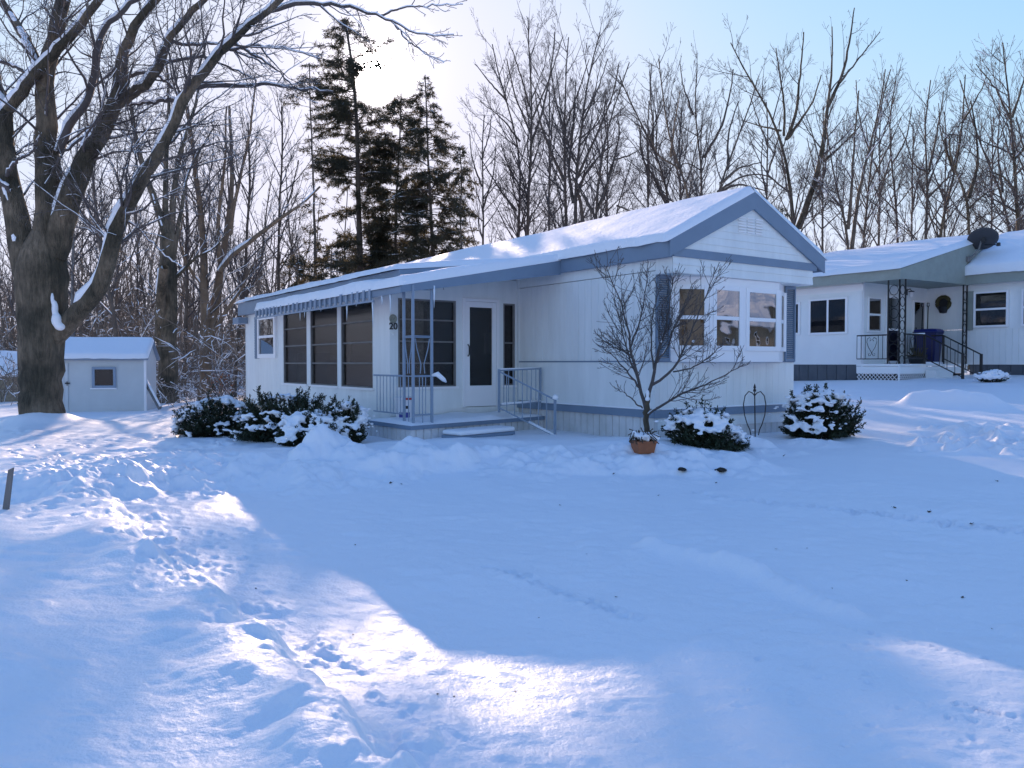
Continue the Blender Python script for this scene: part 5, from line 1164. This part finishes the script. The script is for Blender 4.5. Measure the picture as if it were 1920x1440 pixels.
evergreen("pine_tree", "narrow evergreen at the right side of the conical one, with bare lower stems", [([(868, 478), (862, 430), (864, 380), (866, 330), (862, 275)], 7, 2)], 39, 305, [(265, 4), (290, 14), (330, 28), (370, 26), (400, 14), (430, 6), (470, 4)], 5.0, 28, .26, .05, snow=.25, up=-.12)
evergreen("young_spruce", "low dark evergreen shrub left of pine trunk behind the home", [([(620, 545), (620, 520), (622, 470)], 5, 2)], 38, 306, [(465, 10), (490, 48), (520, 62), (560, 70)], 6.5, 30, .22, .05, snow=.25)
evergreen("young_spruce", "low dark evergreen shrub beside the home's far end", [([(556, 560), (557, 530), (558, 478)], 5, 2)], 37, 307, [(475, 8), (500, 30), (530, 40), (570, 45)], 6.5, 30, .22, .05, snow=.25)
evergreen("young_spruce", "small dark spruce showing just right of the gable peak", [([(1468, 450), (1467, 430), (1466, 385)], 5, 2)], 30, 308, [(380, 6), (400, 14), (440, 26), (470, 30)], 6.0, 30, .2, .045, snow=.2)

# ------------------------------------------------------------------ undergrowth and far wood (nobody could count these)
def thicket(name, n, box, hgt, seed, mk, snow, levels, rmin, lean=.35, r0=.02, ysort=None):
    rg = np.random.default_rng(seed); k = 8
    x = rg.uniform(box[0], box[1], n); y = rg.uniform(box[2], box[3], n); z = zbase(x, y)
    h = rg.uniform(hgt[0], hgt[1], n) * (1 if ysort is None else np.interp(np.arctan2(x, y), ysort[0], ysort[1]))
    D = np.stack([rg.normal(0, lean, n), rg.normal(0, lean, n), np.ones(n)], 1); P = np.empty((n, k, 3)); P[:, 0] = np.stack([x, y, z - .1], 1); Bd = rg.normal(size=(n, 3)) * lean * .25
    for j in range(1, k): P[:, j] = P[:, j - 1] + nrm(D) * (h / (k - 1))[:, None]; D = D + Bd + rg.normal(size=(n, 3)) * .08
    R = np.maximum(r0 * (h / 4)[:, None] * np.linspace(1, .25, k)[None], rmin)
    parts = [tubes(P, R, 4)]; sn = [] if not snow else [snow_tubes(P, R, rg, snow, 1.1, rmin * 2.2, 4)]; cur = (P, R)
    for li, (de, ra, an, up) in enumerate(levels):
        cur = grow(*cur, rg, de, ra, an, up, (6, 4, 3)[li], .014, rmin, t0=.15, wob=.2, lmax=3.5); parts.append(tubes(*cur, 3))
        if snow: sn.append(snow_tubes(*cur, rg, snow, 1.2, rmin * 2.1, 4, .9))
    v, q = join(parts); o = link_mesh(name, v, q, M[mk]); tag(o, kind='stuff')
    if snow: v, q = join(sn); link_mesh("twig_snow", v, q, M['clump_snow'], o, True)
    return o
thicket("underbrush", 420, (-36, -6.5, 31, 50), (2, 6.5), 401, 'brush', .36, ((2.2, .42, 52, .0), (2.6, .45, 50, .0)), .010, .6)
thicket("underbrush", 130, (-17, -6.2, 27.5, 33), (.5, 2.0), 402, 'brush', .45, ((3.5, .45, 50, .0), (4, .5, 48, .0)), .007, .6, .012)
thicket("underbrush", 420, (-48, -6, 42, 62), (3, 7), 406, 'brush', 0, ((2.2, .42, 48, .1), (2.8, .45, 46, .1)), .011, .4)
thicket("far_wood", 300, (-62, -10, 52, 85), (8, 15), 403, 'brush', .15, ((1.6, .34, 40, .3), (2.2, .45, 38, .2)), .014, .09, .03)
thicket("far_wood", 120, (-14, 62, 58, 80), (5, 9), 404, 'brush', .15, ((1.5, .32, 42, .2), (1.8, .42, 40, .1)), .014, .12, .04)
thicket("underbrush", 120, (16, 42, 34, 46), (2.5, 5.5), 405, 'brush', .3, ((2.0, .40, 45, .1), (2.4, .45, 42, .1)), .008, .35)
# ------------------------------------------------------------------ yews, young tree, pot and trellis by the home
def yew(label, px, py, d, wpx, hpx, seed, snow, depth=.8, spiky=.25, n=240, snow_top=.25, sift=.42):
    rg = np.random.default_rng(seed); c = at_depth(px, py, d); rx = wpx / F * d / 2; ry = rx * depth; h = hpx / F * d
    zg = gz(c[0], c[1]); base = np.array([c[0], c[1], min(c[2], zg)]); h += c[2] - base[2]
    root = thing("yew_bush", label, "bush", base)
    u = rg.uniform(0, 6.283, n); e = np.arcsin(rg.uniform(.02, 1, n)) ; sx = np.cos(e)
    bump = 1 + .22 * vnoise(u * 1.1 + seed, e * 2, seed) * 2
    tgt = np.stack([np.cos(u) * sx * rx, np.sin(u) * sx * ry, np.sin(e) * h * .92 + .05], 1) * bump[:, None] * rg.uniform(.8, 1.08, (n, 1))
    st = np.stack([np.cos(u) * rx * .25 * rg.random(n), np.sin(u) * ry * .25 * rg.random(n), np.full(n, -.05)], 1)
    k = 8; t = np.linspace(0, 1, k)[None, :, None]; mid = st * .4 + tgt * .6; mid[:, 2] *= .75
    P = st[:, None] * (1 - t) ** 2 + 2 * mid[:, None] * t * (1 - t) + tgt[:, None] * t ** 2
    R = np.full((n, k), .006) * np.linspace(1, .4, k)[None]
    l2 = grow(P, R, rg, 11, .30, 45, .25, 5, .02, .0025, t0=.35, wob=.15, lmax=.28)
    sp_ = grow(P, R, rg, spiky * 4, .35, 25, .5, 5, .02, .003, t0=.8, wob=.1, lmax=.34)
    v, q = join([tubes(P, R, 4), tubes(*l2, 3), tubes(*sp_, 4)]); link_mesh("stem", v, q, M['yew_wood'], root)
    v, q = join([sprays(P, rg, 75, .042, .016, .45, -.1), sprays(l2[0], rg, 95, .042, .016, .0, -.1), sprays(sp_[0], rg, 130, .04, .015, .0, -.2)]); link_mesh("needles", v, q, M['yew'], root)
    v, q = snow_tubes(l2[0][l2[0][:, 0, 2] > h * .3], l2[1][l2[0][:, 0, 2] > h * .3], rg, sift, 2.2, .007, 4, .95); link_mesh("sifted_snow", v, q, M['clump_snow'], root)
    B = []
    for _ in range(int(snow)):
        a = rg.uniform(0, 6.283); ee = math.asin(rg.uniform(.12, 1)); s_ = math.cos(ee)
        q_ = np.array([math.cos(a) * s_ * rx, math.sin(a) * s_ * ry, math.sin(ee) * h * .93])
        nv = float(vnoise(np.array([q_[0] * 3.3 + seed]), np.array([q_[1] * 3.3 + q_[2] * 2.5]), seed)[0]) + snow_top * (math.sin(ee) * 1.6 - .75)
        if nv < .10: continue
        rr_ = rg.uniform(.022, .07) * (.7 + .5 * math.sin(ee)); B.append((q_ + (0, 0, rr_ * .1), rr_ * rg.uniform(.8, 1.3), rr_ * .55))
        for _ in range(5):
            o_ = rg.normal(size=3) * (.075, .06, .03); s2 = rg.uniform(.014, .038); B.append((q_ * (1 - .02) + o_, s2 * 1.3, s2 * .6))
    if B: blobs("snow_cap", B, np.zeros(3), root, .018, smooth=2)
    return root
yew("sprawling yew at the left end of the hedge, dusted with snow", 408, 806, 14.4, 150, 66, 501, 210, .9, .5)
yew("dark sprawling yew in the middle of the hedge, little snow on it", 545, 818, 13.4, 225, 82, 502, 190, .7, .7, 420, .15, .25)
yew("yew nearest the porch, thick snow lumps on its front", 585, 836, 12.2, 150, 66, 503, 220, .8, .4, 240, .3)
yew("small yew right of the snow heap, against the porch corner", 652, 808, 12.3, 72, 58, 504, 120, .9, .6, 110)
yew("round yew under the bay window, mostly buried in snow", 1317, 836, 11.2, 150, 72, 505, 230, .8, .25, 260, .42)
yew("broad spiky yew with a snow cap at the home's right corner", 1535, 812, 12.9, 160, 84, 506, 200, .8, 1.0, 340, .42)
yew("small snow covered shrub at the foot of neighbour's wall", 1862, 716, 20.5, 52, 20, 507, 160, .7, .3, 60, .9)
YT = [
    ([(1212, 842), (1212, 800), (1212, 770), (1215, 738)], 11.2, 10.0, 0), ([(1212, 772), (1205, 740), (1198, 715), (1181, 659), (1178, 612), (1166, 572), (1146, 525), (1136, 499)], 7.2, 1.5, -.3),
    ([(1215, 742), (1225, 712), (1230, 677), (1242, 642), (1251, 607), (1258, 560), (1262, 520)], 7.2, 1.5, .1), ([(1222, 722), (1262, 697), (1280, 665), (1292, 627), (1312, 590), (1330, 545), (1340, 500)], 5.6, 1.2, -.4),
    ([(1214, 778), (1247, 755), (1277, 738), (1317, 724), (1359, 705), (1396, 682)], 5.6, 1.2, -.5), ([(1207, 747), (1196, 722), (1176, 696), (1154, 671), (1120, 646)], 4.8, 1.2, -.5), ([(1181, 659), (1157, 655), (1140, 642), (1117, 636)], 3.2, 1.2, -.2),
    ([(1180, 655), (1190, 630), (1198, 612), (1210, 554), (1216, 490)], 4.0, 1.2, .2), ([(1232, 680), (1247, 660), (1262, 620), (1285, 570), (1300, 530)], 4.0, 1.2, -.2), ([(1228, 700), (1220, 650), (1222, 600), (1235, 540)], 4.0, 1.2, .3), ([(1205, 765), (1190, 755), (1170, 735), (1150, 725)], 3.2, 1.2, -.3),
    ([(1262, 697), (1300, 690), (1340, 660), (1365, 640)], 3.2, 1.2, -.3), ([(1196, 712), (1170, 640), (1160, 590), (1150, 560)], 4.0, 1.2, .1)]
def young_tree():
    rg = np.random.default_rng(61); d = 11.6; P, R = strokes_to(YT, d, rg, k=16, wig=.008); base = P[0, 0].copy()
    root = thing("young_tree", "small bare many branched tree in front of the bay window", "tree", base)
    v, q = tubes(P[:1], R[:1], 10); link_mesh("trunk", v - base, q, M['bark'], root, True)
    l1 = grow(P[1:], R[1:], rg, 16, .62, 36, .4, 7, .012, .0036, t0=.2, wob=.14, lmax=.6); l2 = grow(*l1, rg, 12, .5, 40, .25, 5, .012, .003, t0=.15, wob=.18, lmax=.32); l3 = grow(*l2, rg, 6, .45, 45, .1, 3, .012, .0026, t0=.1, lmax=.12)
    v, q = join([tubes(P[1:], R[1:], 6), tubes(*l1, 4), tubes(*l2, 3), tubes(*l3, 3)]); link_mesh("crown", v - base, q, M['twig'], root)
    v, q = join([snow_tubes(P[1:], R[1:], rg, .3, .7, .004, 5)]); link_mesh("branch_snow", v - base, q, M['clump_snow'], root, True)
    B = [(at_depth(1214, 738, d - .08), .03, .06), (at_depth(1240, 640, d - .05), .025, .035), (at_depth(1214, 748, d - .08), .035, .03), (at_depth(1300, 640, d - .3), .02, .02)]
    blobs("crotch_snow", B, base, root, .012)
young_tree()
c = ground_pt(1209, 853) + (0, .12, .05)
t = thing("flower_pot", "square terracotta flower pot with snowy dead plants, below small tree", "flower pot", c, .25); t.scale = (.82, .82, .82)
b = MB(); b.hexa([(-.125, -.125, -.05), (.125, -.125, -.05), (.125, .125, -.05), (-.125, .125, -.05), (-.155, -.155, .11), (.155, -.155, .11), (.155, .155, .11), (-.155, .155, .11)])
b.box(-.168, .168, -.168, .168, .108, .14); b.build("pot", M['pot'], t, bevel=.006)
rg = np.random.default_rng(8); b = MB()
for k in range(46):
    a = rg.uniform(0, 6.28); q = rg.uniform(0, .13); o_ = rg.uniform(.06, .2); b.tube([(q * math.cos(a), q * math.sin(a), .13), ((q + o_ * .4) * math.cos(a), (q + o_ * .4) * math.sin(a), .2 + rg.uniform(0, .1)), ((q + o_) * math.cos(a + .3), (q + o_) * math.sin(a + .3), .2 + rg.uniform(-.1, .14))], [.004, .006, .009], 4)
b.build("dead_plant", M['yew_wood'], t)
blobs("snow_cap", [((rg.normal() * .08, rg.normal() * .08, .17 + rg.uniform(0, .07)), rg.uniform(.03, .07), rg.uniform(.025, .05)) for _ in range(40)] + [((-.17, -.02, .27), .04, .03), ((.2, 0, .15), .03, .03)], np.zeros(3), t, .014, smooth=2)
def iron_path(pts, d): return [at_depth(x, y, d) for x, y in pts]
q = at_depth(1416, 815, 11.9)
t = thing("garden_trellis", "thin rusty iron double hook trellis with finial between two yews", "trellis", q)
b = MB(); d = 11.9; sub = lambda P: [tuple(p - q) for p in P]
b.tube(sub(iron_path([(1416, 822), (1415, 735)], d)), .009, 6); b.build("stake", M['iron'], t)
for s_ in (-1, 1):
    b = MB(); b.tube(sub(iron_path([(1415, 742), (1415 + 4 * s_, 737), (1415 + 11 * s_, 734), (1415 + 18 * s_, 742), (1415 + 21 * s_, 758), (1415 + 19 * s_, 778), (1415 + 14 * s_, 795), (1415 + 9 * s_, 806), (1415 + 7 * s_, 816)], d)), .008, 6); b.build("hoop", M['iron'], t, True)
b = MB(); p_ = at_depth(1415, 735, d) - q; b.lathe([(.0, 0), (.022, .008), (.024, .03), (.012, .05), (.02, .065), (.012, .1), (.0, .13)], 10, tuple(p_)); b.build("finial", M['iron'], t, True)
# rusty leaves of a shrub by the home's far end
rg = np.random.default_rng(77); P = []
c = at_depth(425, 712, 27); r_ = np.array([c[0], c[1], float(zbase(c[0], c[1]))])
t = thing("beech_sapling", "small sapling holding rusty orange leaves beyond the hedge", "sapling", r_)
P0 = np.stack([np.linspace(np.zeros(3), [rg.normal() * .5, rg.normal() * .3, rg.uniform(.8, 1.5)], 6) for _ in range(14)]); R0 = np.full((14, 6), .008)
l = grow(P0, R0, rg, 5, .4, 40, .1, 4, .01, .004); v, q = join([tubes(P0, R0, 4), tubes(*l, 3)]); link_mesh("stem", v, q, M['twig'], t)
v, q = sprays(l[0], rg, 9, .07, .05); link_mesh("leaves", v, q, M['rust'], t)

# ------------------------------------------------------------------ the place to the right and behind, which the window panes mirror
t = low_building("tan_house", "tan house across the drive, mirrored in the bay window", "house", (24, 14, .2), math.radians(-90), 11, 7, 2.7, 1.8, 'tan')
def copy_tree(o, loc, rz):
    r = o.copy(); COL.objects.link(r); r.location = loc; r.rotation_euler = (0, 0, rz)
    for ch in o.children: c = ch.copy(); COL.objects.link(c); c.parent = r
    return r
src = [o for o in bpy.data.objects if o.parent is None and o.get('category') == 'tree' and o.name.startswith('bare_tree')]
for k, (x, y) in enumerate(((11, -11), (16, -13), (6, -16), (21, -8), (26, -14), (1, -18), (34, 12), (33, 4), (30, -3))):
    r = copy_tree(src[(k * 3) % len(src)], (x, y, -.3), k * 1.3)
    r['label'] = "bare tree behind the camera, mirrored in the bay window"; r['group'] = "trees mirrored in the panes"
